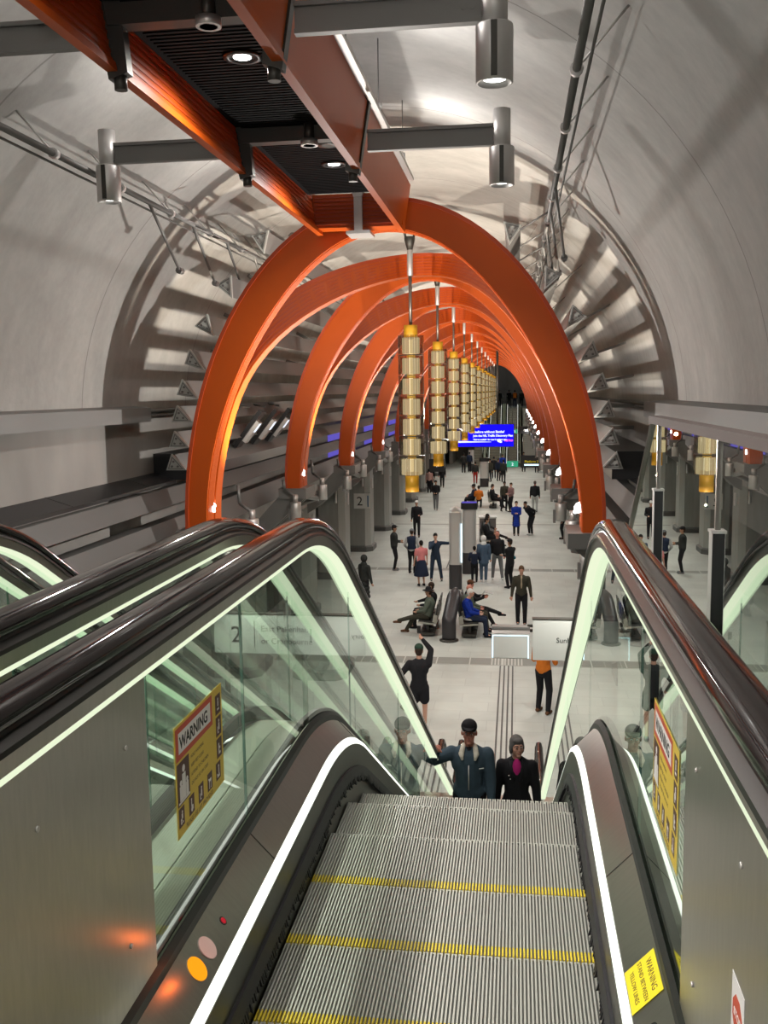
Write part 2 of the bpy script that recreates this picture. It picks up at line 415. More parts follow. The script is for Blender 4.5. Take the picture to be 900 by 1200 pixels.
    for (a, k, f), dd in zip(legs, td):
        b = MB(); n0 = f-V(0, 0, .04); cap(b, n0-dd*.045, n0+dd*.06, .044, .042); cap(b, n0+dd*.06, n0+dd*.15-V(0, 0, .012), .042, .034)
        b.ell(f+V(0, 0, -.02), (.047, .047, .05))
        # flatten the sole
        me = remesh(b, 'shoe', shoes, .012 if fine else .018, 2)
        zmin = f.z-.083
        for v in me.vertices:
            if v.co.z < zmin: v.co.z = zmin
        o = bpy.data.objects.new('shoe', me); COL.objects.link(o); o.parent = root
    # ---- hair and headwear
    hc = h+V(0, 0, .030)
    if hairstyle != 'bald' and not hood:
        b = MB(); b.ell(hc-fw*.016+V(0, 0, .014), (.083, .098, .096), R=Rz, n=16, m=10); b.ell(hc-fw*.045-V(0, 0, .045), (.070, .055, .065), R=Rz)
        if hairstyle == 'bob':
            for q in (-1, 1): b.ell(hc+Rz @ V(q*.068, .012, -.045), (.026, .055, .075))
            b.ell(hc+fw*.05+V(0, 0, .058), (.062, .045, .032), R=Rz)
        if hairstyle == 'long': b.ell(hc-fw*.06-V(0, 0, .13), (.085, .05, .16), R=Rz)
        part(b, 'hair', HR[hair], .011 if fine else .018, 2)
    if hat:
        hm = hatm or BLACK
        b = MB()
        if hat == 'cap':
            b.ell(hc-fw*.006+V(0, 0, .046), (.088, .102, .080), R=Rz, n=18, m=10)
            br = [fw*.07+lat*0]; 
            Q = Matrix.Rotation(yaw, 4, 'Z'); vs = []
            for i in range(9):
                a = -PI/2-1.0+2.0*i/8; vs.append(V(.083*math.cos(a), .10*math.sin(a), 0))
            for i in range(9):
                a = -PI/2-1.0+2.0*i/8; vs.append(V(.085*math.cos(a), .10*math.sin(a)-.055*math.sin(PI*i/8), -.012))
            vs = [Rz @ v+hc+V(0, 0, .050) for v in vs]; vs2 = [v+V(0, 0, .012) for v in vs]
            b.add(vs+vs2, [(i, i+1, 10+i, 9+i) for i in range(8)]+[(18+i, 27+i, 28+i, 19+i) for i in range(8)]+[(9+i, 10+i, 28+i, 27+i) for i in range(8)]+[(i, 18+i, 19+i, i+1) for i in range(8)]+[(0, 9, 27, 18), (8, 26, 35, 17)])
            o = b.build('cap', hm, root)
        elif hat == 'beanie': b.ell(hc+V(0, 0, .032), (.092, .106, .095), R=Rz, n=16, m=10); b.build('beanie', hm, root)
        elif hat == 'brim': b.lathe([(.0, .13), (.06, .135), (.085, .10), (.092, .035), (.165, .03), (.175, .025), (.16, .018), (.0, .018)], c=tuple(hc), n=24); b.build('brimmed_hat', hm, root)
    if hood:
        b = MB(); b.ell(hc-fw*.02+V(0, 0, .0), (.11, .118, .128), R=Rz, n=16, m=10); b.ell(neck+V(0, .02, .0), (.12, .11, .09)); part(b, 'hood', hood, vc, 3)
    if vest:
        b = MB(); cap(b, p+up*.10, c, .150*w, .162*w); b.ell(c-up*.02, (.198*w, .148*w, .20), n=14); b.ell(p+up*.10, (.178*w, .143*w, .15), n=14); cap(b, sh[0]-V(-.03, 0, .01), sh[1]-V(.03, 0, .01), .085, .085); part(b, 'vest', vest)
    if hem:
        b = MB(); b.lathe([(.172*w, p.z+.0), (.176*w, p.z+.0), (.176*w, p.z-.06), (.172*w, p.z-.06)], n=20, c=(p.x, p.y, 0)); b.build('hem', hem, root)
    PEOPLE.append(root)
    if extra: extra(root, dict(p=p, c=c, h=h, arms=arms, legs=legs, Rz=Rz, fw=fw, neck=neck))
    return root
def phone(label, loc, rotz=0, tilt=0):
    t = thing('smartphone', label, 'phone', loc, rotz); R = Matrix.Rotation(tilt, 3, 'X')
    b = MB(); b.box(-.038, .038, -.005, .005, -.078, .078, R=R); b.build('phone_body', M['black'], t)
    b = MB(); b.box(-.034, .034, -.007, -.005, -.072, .072, R=R); b.build('phone_screen', M['char'], t)
def eyes(glasses=False, lips=(.35, .12, .10)):
    def f(root, J):
        h, Rz = J['h'], J['Rz']
        for q in (-1, 1):
            b = MB(); b.ell(h+Rz @ V(q*.030, -.086, .020), (.013, .009, .007), n=12); o = b.build('eye', cloth('eye_white', (.6, .58, .55), .3), root)
            b = MB(); b.ell(h+Rz @ V(q*.030, -.0935, .019), (.0058, .003, .0058), n=10); b.build('iris', cloth('eye_dark', (.02, .014, .01), .3), o)
            b = MB(); b.tube(h+Rz @ V(q*.014, -.0965, .040), h+Rz @ V(q*.046, -.086, .040), .004, .003, n=6); b.build('eyebrow', HR['grey'] if glasses else HR['dark'], root)
        b = MB(); b.ell(h+Rz @ V(0, -.0885, -.047), (.022, .008, .0055), n=12); b.build('lips', cloth('lips', lips, .5), root)
        if glasses:
            b = MB()
            for q in (-1, 1):
                c = h+Rz @ V(q*.033, -.106, .018); pts = [c+Rz @ V(.026*math.cos(a), 0, .018*math.sin(a)) for a in [2*PI*i/14 for i in range(15)]]
                b.path(pts, .0022, n=6); b.tube(h+Rz @ V(q*.060, -.102, .022), h+Rz @ V(q*.082, .0, .020), .002, n=6)
            b.tube(h+Rz @ V(-.008, -.108, .02), h+Rz @ V(.008, -.108, .02), .002, n=6)
            b.build('glasses', M['char'], root)
    return f
def man_extra(root, J):
    eyes(True)(root, J)
    n = J['neck']
    for q in (-1, 1):
        b = MB(); cap(b, n+V(q*.062, -.045, .030), n+V(q*.080, -.140, -.030), .026, .030); cap(b, n+V(q*.080, -.140, -.030), n+V(q*.070, -.165, -.080), .030, .016); b.build('collar_flap', CREAM, root)
    b = MB(); cap(b, n+V(0, -.05, -.02), n+V(0, -.092, -.09), .048, .04); b.build('undershirt', BLACK, root)
    b = MB(); b.tube(n+V(0, -.165, -.15), n+V(0, -.175, -.42), .006, n=6); b.build('zip', M['lampsteel'], root)
    b = MB(); b.tube(n+V(.11, -.150, -.19), n+V(.16, -.135, -.185), .006, n=6); b.build('chest_emblem', WHITE, root)
def woman_extra(root, J):
    eyes(False, (.42, .13, .12))(root, J); n = J['neck']
    b = MB(); b.ell(n+V(0, -.085, -.10), (.060, .062, .13), n=14); b.build('pink_top', MAG, root)
    for q in (-1, 1):
        b = MB(); cap(b, n+V(q*.06, -.06, .0), n+V(q*.045, -.148, -.20), .030, .022); b.build('lapel', BLACK, root)
    for q, z in ((-.09, -.15), (-.075, -.19)):
        b = MB(); b.ell(n+V(q, -.150, z), (.008, .005, .008)); b.build('button', M['lampsteel'], root)

def build_people():
    E0, E1 = -.246, .628
    zr = lambda y: UZ-(y-4.15)*math.tan(math.radians(30))
    ys = 1.277+.3965*22    # a tread
    zt = zr(ys+.38)
    person('older man riding up in a blue zip jacket with cream collar, black cap and glasses', (-.50, ys+.16, zt), 0, 1.78, JEANB, BLACK, 'red', 'white', hat='cap', hatm=BLACK, fine=2, extra=man_extra, build=1.12,
           hands=((-.325, -.36, 1.55), (.24, -.10, .84)), elbow=((-.9, .2, -.9), (.6, .9, -.3)), fists=True, head=(0, -.03, 1.63))
    zt2 = zr(ys+.3965+.38)
    person('woman riding up in a black jacket over a magenta top, grey bobbed hair', (.02, ys+.3965+.17, zt2), 0, 1.72, BLACK, BLACK, 'light', 'grey', hairstyle='bob', fine=2, extra=woman_extra, head=(.0, -.03, 1.625), yaw=.30, build=1.0)
    # platform
    r = person('man seen from behind in black shirt, shorts and green cap raising a phone to photograph', (-1.95, 18.9, FZ), PI+.05, 1.86, BLACK, BLACK, 'light', 'dark', GREYC, hands=((-.06, -.26, 1.80), (.26, -.08, .98)), shorts=True, hat='cap', hatm=GREENC, fine=1,
               elbow=((-1, -.1, -.2), (.9, .6, -.2)))
    phone('dark smartphone held up by the man in shorts', (-1.975, 18.9+.27, FZ+2.125), PI)
    person('man in an orange high-visibility top and black trousers standing beyond the Sunbury board', (.60, 20.4, FZ), PI-.5, 1.80, ORANGEC, BLACK, 'light', 'dark', BROWN, fine=1, feet=((-.13, .03, 0), (.14, -.05, 0)), hands=((-.12, -.28, 1.15), (.12, -.28, 1.15)))
    person('person in a dark hooded coat walking off past the left balustrade', (-4.86, 30.1, FZ), 2.5, 1.76, COAT, BLACK, coat=.42, hood=COAT, fine=1, feet=((-.08, .14, 0), (.08, -.18, 0)), hands=((-.26, -.08, .85), (.24, -.12, .85)), hairstyle='bald')
    person('man in a black cap and dark jacket standing side-on with folded arms on the left', (-4.75, 36.9, FZ), PI/2+.1, 1.78, COAT, BLACK, 'tan', hat='cap', shoes=GREYC, hands=((.10, -.24, 1.14), (-.08, -.26, 1.12)))
    person('person in a navy vest and grey beanie seen from behind', (-3.98, 36.3, FZ), PI-.2, 1.72, LGREY, BLACK, vest=NAVY, hat='beanie', hatm=GREYC, hands=((-.22, -.16, .95), (.22, -.12, .95)), shoes=BLACK)
    person('person all in black with a white cap and backpack straps walking toward the camera', (-4.75, 45.6, FZ), .1, 1.76, BLACK, BLACK, 'light', hat='cap', hatm=WHITE, feet=((-.1, .12, 0), (.1, -.14, 0)), hands=((-.24, -.1, .85), (.12, -.24, 1.08)))
    person('woman in a pink short-sleeved top and long navy skirt, seen from behind', (-3.38, 33.9, FZ), PI+.35, 1.66, PINK, NAVY, 'light', 'black', skirt=.40, shortsleeve=True, hands=((-.25, -.10, .84), (.28, -.06, .82)))
    person('man in a dark denim jacket pointing with his arm stretched to the right', (-2.95, 34.9, FZ), .15, 1.78, DARKDENIM, DARKDENIM, 'light', 'black', GREYC, feet=((-.16, 0, 0), (.22, .0, 0)), hands=((-.04, -.16, 1.42), (.78, -.12, 1.44)), elbow=((-.9, -.2, -.8), (0, .2, -1)))
    person('man in a black jumper and grey jeans walking toward the camera beyond the first pendant', (-4.70, 56.2, FZ), 0, 1.76, BLACK, GREYC, 'tan', 'black', GREYC, hands=((-.08, -.2, 1.02), (.08, -.2, 1.02)), feet=((-.08, .1, 0), (.08, -.12, 0)))
    # seated people
    def seated(label, x, y, face, cross=0, **k):
        a = dict(pelvis=(0, .02, .56), chest=(0, .10, .95), head=(0, .06, 1.26), feet=((-.11, -.46, 0), (.11, -.42, 0)), kneep=(0, -.6, 1), hands=((-.14, -.24, .70), (.14, -.24, .70)))
        if cross: a['feet'] = ((-.10, -.62, .02), (.02, -.86, .30)); a['kneep'] = (0, -.4, 1)
        a.update(k); return person(label, (x, y, FZ), face, **a)
    seated('seated man in a black brimmed hat and green checked jacket facing left, legs crossed', -2.55, 26.95, -PI/2-.1, 1, top=PLAID, bottom=OLIVE, hat='brim', skin='tan', shoes=BROWN, fine=1)
    seated('seated person in black behind the man in the brimmed hat', -2.55, 27.75, -PI/2, 0, top=BLACK, bottom=BLACK, skin='tan', hair='dark', hands=((-.1, -.34, .78), (.14, -.24, .72)))
    seated('seated white-haired man in a bright blue jacket facing right', -1.27, 26.85, PI/2, 0, top=BLUE, bottom=NAVY, hair='white', fine=1, hem=WHITE, head=(0, .0, 1.27))
    seated('seated balding man with a ruddy head beside the blue jacket', -1.27, 27.5, PI/2, 0, top=PLAID, bottom=OLIVE, skin='red', hairstyle='bald')
    seated('seated man in a brown flat cap reading a paper, legs stretched out crossed', -1.27, 28.1, PI/2, 1, top=BLACK, bottom=BLACK, skin='red', hat='cap', hatm=BROWN, hands=((-.12, -.34, .90), (.14, -.34, .90)))
    o = MB(); o.prism([(-.2, 0), (0, .14), (.2, 0), (.2, .01), (0, .15), (-.2, .01)], -.15, .15); o = o.build('newspaper', LGREY, loc=(-.86, 28.1, FZ+.93), rot=(0, -.35, 0)); tag(o, 'open newspaper in the hands of the man in the brown cap', 'newspaper')
    person('man in an olive jacket and tan shirt walking toward the camera beside the benches', (.17, 28.3, FZ), 0, 1.80, OLIVE, BLACK, 'light', 'brown', GREYC, fine=1, feet=((-.10, .02, 0), (.10, -.06, 0)), hands=((-.29, -.04, .80), (.29, -.04, .80)),
           extra=lambda r, J: MB().ell(J['c']+V(0, -.075, -.08), (.055, .085, .24), n=14).build('tan_shirt', TAN, r))
    # group at the totem
    person('child in a checked shirt with a pale hood beside the steel totem', (-1.50, 34.7, FZ), PI, 1.34, NAVY, BLACK, 'light', 'black', BLACK, hands=((-.22, -.2, 1.0), (.2, -.2, 1.0)), extra=lambda r, J: MB().ell(J['neck']+V(0, .06, -.06), (.11, .07, .10), n=12).build('hood', LGREY, r))
    person('person in a long denim coat with a white hood seen from behind', (-1.17, 34.8, FZ), PI, 1.70, DENIM, DENIM, coat=.75, hood=WHITE, hairstyle='bald', shoes=WHITE, feet=((-.08, 0, 0), (.08, 0, 0)))
    person('bald man in a black jacket and grey jeans seen from behind', (-.68, 35.2, FZ), PI+.1, 1.82, BLACK, GREYC, 'red', hairstyle='bald', shoes=WHITE, feet=((-.18, .05, 0), (.16, -.05, 0)))
    person('man in a cap with arms folded and a teal bag, beside the walking man', (-.20, 33.7, FZ), PI+.8, 1.76, BLACK, BLACK, 'tan', hat='cap', hatm=BLACK, hands=((.10, -.24, 1.16), (-.08, -.26, 1.14)), extra=lambda r, J: MB().ell(J['p']+V(-.16, .0, .16), (.06, .12, .07), n=10).build('teal_bag', TEAL, r))
    person('woman in a royal blue coat looking down at her phone', (.02, 46.2, FZ), 0, 1.68, BLUE, BLACK, 'light', 'dark', coat=.55, hands=((-.06, -.24, 1.16), (.06, -.24, 1.16)), hem=None)
    person('man in black leaning forward beside the blue coat', (.72, 46.5, FZ), -.9, 1.76, BLACK, BLACK, 'tan', 'black', WHITE, chest=(0, -.20, 1.28), head=(0, -.36, 1.53), pelvis=(0, .08, .92), hands=((-.18, .05, .98), (.18, .08, 1.0)))
    person('man in a black jacket and pale trousers, back turned, farther along', (1.08, 55.3, FZ), PI, 1.80, BLACK, LGREY, 'red', 'grey', build=1.1)
    person('dark-clothed half of the couple standing close together', (-.66, 55.7, FZ), .4, 1.75, OLIVE, BLACK, 'brown', 'black', feet=((-.2, 0, 0), (.1, 0, 0)))
    person('person in a pinkish checked jacket in the couple standing close together', (-.28, 55.3, FZ), -.9, 1.70, cloth('cloth_dusty_pink', (.20, .12, .12)), BLACK, 'light', 'dark', hands=((-.1, -.24, 1.1), (.1, -.24, 1.1)))
    for i, (x, y, f, tp, lab) in enumerate(((-1.22, 42.3, PI/2, BLACK, 'nearest person in black seated beyond the totems'), (-1.22, 43.0, PI/2, GREYC, 'seated person in a grey top with legs stretched beyond the totems'), (-1.22, 43.7, PI/2, BLACK, 'last person in black seated beyond the totems'))):
        seated(lab, x, y, f, i == 1, top=tp, bottom=BLACK, skin='tan', hair='black')
    seated('distant seated person in an orange top', -2.2, 57.0, PI, 0, top=ORANGEC, bottom=BLACK, hair='black')
    seated('distant seated person in a black brimmed hat facing left', -2.6, 57.3, -PI/2, 0, top=NAVY, bottom=BLACK, hat='brim')
    seated('distant seated person in navy facing left behind the brimmed hat', -2.6, 58.0, -PI/2, 0, top=NAVY, bottom=BLACK)
    seated('distant seated person in black facing right with crossed legs', -1.33, 57.2, PI/2, 1, top=BLACK, bottom=BLACK)
    seated('second distant seated person in black facing right', -1.33, 57.9, PI/2, 0, top=BLACK, bottom=BLACK)
    person('distant person in red trousers and a dark jacket', (-3.05, 72.5, FZ), PI, 1.66, COAT, RED, coat=0)
    for (x, y, f, tp, bt, lab) in ((-.95, 73.4, PI, COAT, BLACK, 'rightmost dark figure of the distant group under the blue screen'), (-1.35, 74.6, .5, NAVY, BLACK, 'navy-jacketed figure of the distant group under the blue screen'), (-1.75, 76.6, PI, BLACK, BLACK, 'figure in black of the distant group under the blue screen'), (-2.0, 74.0, -.5, OLIVE, BLACK, 'olive-jacketed figure of the distant group, beside the distant totem'), (-1.1, 79.5, 0, BLUE, BLACK, 'blue-topped figure at the foot of the far escalators')):
        person(lab, (x, y, FZ), f, 1.74, tp, bt, 'tan', 'black')
    for (x, y, tp, lab) in ((-4.45, 82.0, COAT, 'left figure of the distant pair before the far escalators'), (-4.0, 83.0, NAVY, 'right figure of the distant pair before the far escalators')): person(lab, (x, y, FZ), PI, 1.72, tp, BLACK, 'tan', 'black')
    person('distant woman in a pale pink top by the left columns', (-5.95, 65.8, FZ), PI, 1.66, cloth('cloth_pale_pink', (.42, .25, .22)), BLACK, 'light', 'black')
    person('distant person in black with pale bag by the left columns', (-6.02, 68.0, FZ), PI, 1.76, BLACK, BLACK, 'light', 'black')
    person('distant person in black walking by the left columns', (-5.35, 69.6, FZ), 0, 1.74, BLACK, BLACK, 'light', 'black', feet=((-.1, .15, 0), (.1, -.15, 0)))
    person('person in black half hidden behind the right cylinder downlights', (2.20, 45.2, FZ), -PI/2, 1.78, BLACK, BLACK, 'tan', 'black')
    person('distant figure in black near the right wayfinding sign', (.65, 83, FZ), 0, 1.70, BLACK, BLACK, 'tan', 'black')
    person('distant figure in a light blue top near the right wayfinding sign', (1.75, 82, FZ), PI, 1.72, TEAL, BLACK, 'tan', 'black')
    UZ2 = UZ
    person('figure in an orange vest at the head of the right far escalator', (-.15, 101.4, UZ2), PI, 1.76, BLACK, NAVY, 'tan', 'black', vest=ORANGEC)
    person('dark figure at the head of the far escalators, left of the orange vest', (-.75, 102.0, UZ2), PI, 1.80, BLACK, BLACK, 'light', 'black')
    person('dark figure at the head of the middle far escalator', (-1.75, 101.6, UZ2), .3, 1.78, BLACK, BLACK, 'tan', 'black')
    person('dark figure farthest right on the far landing', (.55, 103.0, UZ2), 0, 1.74, COAT, BLACK, 'tan', 'black')
build_people()
# ------------------------------------------------------------------ shell
def shell():
    mb = MB(); a0 = math.asin((-.22-VZ)/VR); n = 56
    angs = [a0 + (PI-2*a0)*i/n for i in range(n+1)]
    ys = [-9, 0, 10, 20, 30, 45, 60, 75, 90, 112]
    vin = [[(XC+VR*math.cos(a), y, VZ+VR*math.sin(a)) for a in angs] for y in ys]
    vou = [[(XC+(VR+.3)*math.cos(a), y, VZ+(VR+.3)*math.sin(a)) for a in angs] for y in ys]
    vs = [p for row in vin for p in row]+[p for row in vou for p in row]
    N = n+1; O = len(ys)*N; fs = []
    for j in range(len(ys)-1):
        for i in range(n):
            fs.append((j*N+i, j*N+i+1, (j+1)*N+i+1, (j+1)*N+i))
            fs.append((O+j*N+i, O+(j+1)*N+i, O+(j+1)*N+i+1, O+j*N+i+1))
    mb.add(vs, fs, 0, True)
    struct(mb.build('ceiling', M['vault']))
    for side, sg in (('left', -1), ('right', 1)):
        x = XC+sg*(VR-.04)
        def X(d): return x+sg*d
        w = MB(); w.box(min(X(0), X(.3)), max(X(0), X(.3)), -9, 15, FZ-.2, -.22)
        w.box(min(X(0), X(.3)), max(X(0), X(.3)), 15, 112, -3.3, -.22)
        w.box(min(X(0), X(.3)), max(X(0), X(.3)), 92, 112, FZ-.2, -3.3)
        struct(w.build('wall_'+side, M['wall']))
        # side platform: outer wall and soffit
        w = MB(); w.box(min(X(4.2), X(4.4)), max(X(4.2), X(4.4)), 10, 100, FZ-.2, -3.1)
        struct(w.build('wall_outer_'+side, M['darkwall']))
        w = MB(); w.box(min(X(.3), X(4.4)), max(X(.3), X(4.4)), 10, 100, -3.3, -3.1)
        struct(w.build('ceiling_side_'+side, M['darkwall']))
        t = MB(); t.prism([(X(.02), -.17), (X(-.28), -.20), (X(-.28), -.42), (X(.02), -.42)], -9, 14.7)
        struct(t.build('trim_ledge_'+side, M['fin']))
        t = MB(); t.tube((X(-.04), 14.7, -.26), (X(-.04), 92, -.26), .03, n=8); t.tube((X(-.04), 14.7, -.34), (X(-.04), 92, -.34), .018, n=8)
        struct(t.build('trim_rail_'+side, M['grey']))
    f = MB(); f.box(-10.6, 6.7, 1.2, 103, FZ-.25, FZ)
    struct(f.build('floor', M['floor']))
    # upper landing the camera stands on, and the back wall of the concourse
    u = MB(); u.box(XC-VR, XC+VR, -9, 1.28, UZ-.4, UZ)
    struct(u.build('floor_landing', M['floor']))
    u = MB(); u.box(XC-VR, XC+VR, 99.6, 112, UZ-.4, UZ)
    struct(u.build('floor_far_landing', M['floor']))
    w = MB(); w.box(XC-VR-.3, XC+VR+.3, -9.3, -9, FZ, 4.2); struct(w.build('wall_back', M['wall']))
    w = MB(); w.box(XC-VR-.3, XC+VR+.3, 112, 112.3, FZ, 4.2); struct(w.build('wall_far', M['wall']))
    w = MB(); w.box(XC-VR, XC+VR, 99.6, 99.8, FZ, UZ-.4); struct(w.build('wall_end', M['wall']))
    w = MB(); w.box(-10.6, XC-VR, 10.0, 10.2, FZ, -3.1); w.box(XC+VR, 6.7, 10.0, 10.2, FZ, -3.1); struct(w.build('wall_near_sides', M['darkwall']))
    w = MB(); w.box(XC-VR, XC+VR, 1.1, 1.2, FZ, UZ-.4); struct(w.build('wall_under_landing', M['darkwall']))
    w = MB(); w.box(-10.6, XC-VR, 100, 100.2, FZ-.25, -3.1); w.box(XC+VR, 6.7, 100, 100.2, FZ-.25, -3.1); struct(w.build('wall_side_ends', M['darkwall']))
    # under the escalator head: fill either side of the three escalators
    for nm, x0, x1 in (('left', -5.55, -4.19), ('right', .53, 1.66)):
        w = MB(); w.box(x0, x1, 1.28, 3.3, UZ-.4, UZ)
        struct(w.build('floor_side_'+nm, M['darkwall']))
    # floor bands
    for k, (yb, wd) in enumerate(((24.3, .66), (37.2, .55), (50.1, .18), (63, .18), (75.9, .18), (88.8, .18))):
        t = MB(); t.box(XC-4.4, XC+4.4, yb-wd/2, yb+wd/2, FZ, FZ+.004, 0)
        if wd > .3:
            x = XC-4.4
            while x < XC+4.4:
                t.box(x, x+.03, yb-wd/2, yb+wd/2, FZ+.004, FZ+.007, 1); x += .86
            t.box(XC-4.4, XC+4.4, yb-wd/2, yb-wd/2+.025, FZ+.004, FZ+.007, 1)
        struct(t.build('trim_floor_band_%d' % (k+1), [M['tile'], M['tilej']]))
shell()

def vault_fins():
    # triangular louvre beams
    R0 = 3.32
    zc = [2.28, 1.62, 1.05, .52, .07, -.32, -.72, -1.08]
    hw = [1.84, 2.40, 2.76, 2.98, 3.12, 3.22, 3.28, 3.34]
    for sg, side in ((-1, 'left'), (1, 'right')):
        for i, (z, h) in enumerate(zip(zc, hw)):
            x = XC+sg*h
            ang = math.atan2(z-VZ, sg*h)
            if i > 4: ang = 0 if sg > 0 else PI
            d = Vector((math.cos(ang), math.sin(ang)))   # outward
            up = Vector((0, 1)) if i > 2 else Vector((-d.y, d.x))*(1 if sg > 0 else -1)
            up = (up*.75+Vector((0, 1))*.25).normalized() if i > 2 else up
            c = Vector((x, z)); q = .122
            inn = -d
            pts = [c + up*q*1.15 + d*.08, c - up*q*.75 + inn*q*1.05, c - up*q*.75 + d*q*1.35]
            t = thing('louvre_beam', '%s triangular grey louvre beam down from the crown along the %s side of the vault' % (['topmost', 'second', 'third', 'fourth', 'fifth', 'sixth', 'seventh', 'eighth'][i], side), 'louvre beam', (0, 0, 0), 0, 'triangular louvre beams lining the vault')
            b = MB(); b.prism([tuple(p) for p in pts], 14.5, 91); b.build('beam', M['fin'], t)
            e = MB(); cc = sum(pts, Vector((0, 0)))/3
            big = [cc+(p-cc)*1.12 for p in pts]; e.prism([tuple(p) for p in big], 14.44, 14.5)
            cap = e.build('end_cap', M['fincap'], t); cap['label'] = 'pale triangular end cap'
            e = MB()
            sm_ = [cc+(p-cc)*.72 for p in pts]; big2 = [cc+(p-cc)*.84 for p in pts]
            for a in range(3):
                q0, q1, q2, q3 = sm_[a], sm_[(a+1) % 3], big2[(a+1) % 3], big2[a]
                e.prism([tuple(q0), tuple(q1), tuple(q2), tuple(q3)], 14.425, 14.44, 0)
            for a in range(3):
                p = cc+(pts[a]-cc)*.33; e.tube((p.x, 14.42, p.y), (p.x, 14.44, p.y), .018, n=8)
            e.build('bolt_plate', M['grey'], cap)
            s_ = MB()
            o = Vector((XC, VZ)); far = o + (c-o).normalized()*VR if i < 5 else Vector((XC+sg*(VR-.04), z))
            for k in range(11):
                y = 18.2+k*S
                m0 = c+d*.1
                s_.prism([(m0.x-.02, m0.y-.03), (m0.x+.02, m0.y+.03), (far.x+.02, far.y+.03), (far.x-.02, far.y-.03)], y, y+.06)
            s_.build('hanger_strut', M['grey'], t)
        # the two lowest beams carry on beside the escalators
        for j, (pp, nm) in enumerate((([(-3.78, -1.50), (-3.58, -1.48), (-3.47, -1.74), (-3.75, -1.80)], 'upper'), ([(-3.75, -1.98), (-3.45, -1.95), (-3.30, -2.32), (-3.72, -2.42)], 'lower'))):
            pts = [(XC - sg*p[0], p[1]) for p in pp]
            b = MB(); b.prism(pts, 1.3, 91)
            o = b.build('edge_beam', M['edgebeam']); tag(o, '%s long grey edge beam running beside the escalators on the %s' % (nm, side), 'beam', 'edge beams beside the escalators')
        # dark service shelf and its end box
        t = thing('service_shelf', 'black service shelf and duct box under the %s concrete ledge' % side, 'shelf')
        X = lambda d: XC+sg*d
        b = MB(); b.prism([(X(4.1), -1.30), (X(3.72), -1.42), (X(3.72), -1.47), (X(4.1), -1.40)], -9, 15.4); b.build('shelf_panel', M['black'], t)
        b = MB()
        for k in range(8):
            y = -4+k*2.6; b.prism([(X(4.1), -1.295), (X(3.72), -1.415), (X(3.72), -1.425), (X(4.1), -1.305)], y, y+.015)
        b.build('panel_joint', M['char'], t)
        b = MB(); b.box(min(X(3.45), X(4.1)), max(X(3.45), X(4.1)), 15.4, 24, -1.42, -.98); b.build('duct_box', M['black'], t)
    # pipes with bracket clamps
    for sg, side, z0 in ((-1, 'left', 2.27), (1, 'right', 2.27)):
        xx = XC+sg*2.37
        t = thing('conduit_pipe', 'thin grey conduit pipe clamped along the %s side of the vault' % side, 'pipe')
        b = MB(); b.tube((xx, -8, z0), (xx, 90, z0), .032, n=10); b.tube((xx+sg*.07, -8, z0-.06), (xx+sg*.07, 90, z0-.06), .012, n=6)
        b.build('pipe', M['grey'], t)
        o = Vector((XC, VZ)); c = Vector((xx, z0)); far = o+(c-o).normalized()*VR
        b = MB(); b.tube((xx, -.03, z0), (xx, +.03, z0), .05, n=10); b.tube((xx, 0, z0), (far.x, 0, far.y), .010, n=6)
        c0 = b.build('clamp', M['lampsteel'], t); c0.location = (0, 1.1, 0)
        for k in range(1, 20):
            c1 = c0.copy(); COL.objects.link(c1); c1.location = (0, 1.1+k*1.55, 0)
        for k in range(5):
            y = 11.2+k*1.55; b = MB()
            b.tube((xx, y, z0), (XC+sg*2.55, y+1.5, 1.66), .020, n=8)
            b.tube((xx, y+1.6, z0), (XC+sg*2.0, y+1.9, 2.1), .014, n=8)
            b.tube((XC+sg*2.55, y+1.45, 1.66), (XC+sg*2.55, y+1.58, 1.66), .045, n=8)
            b.build('brace', M['grey'], t)
vault_fins()
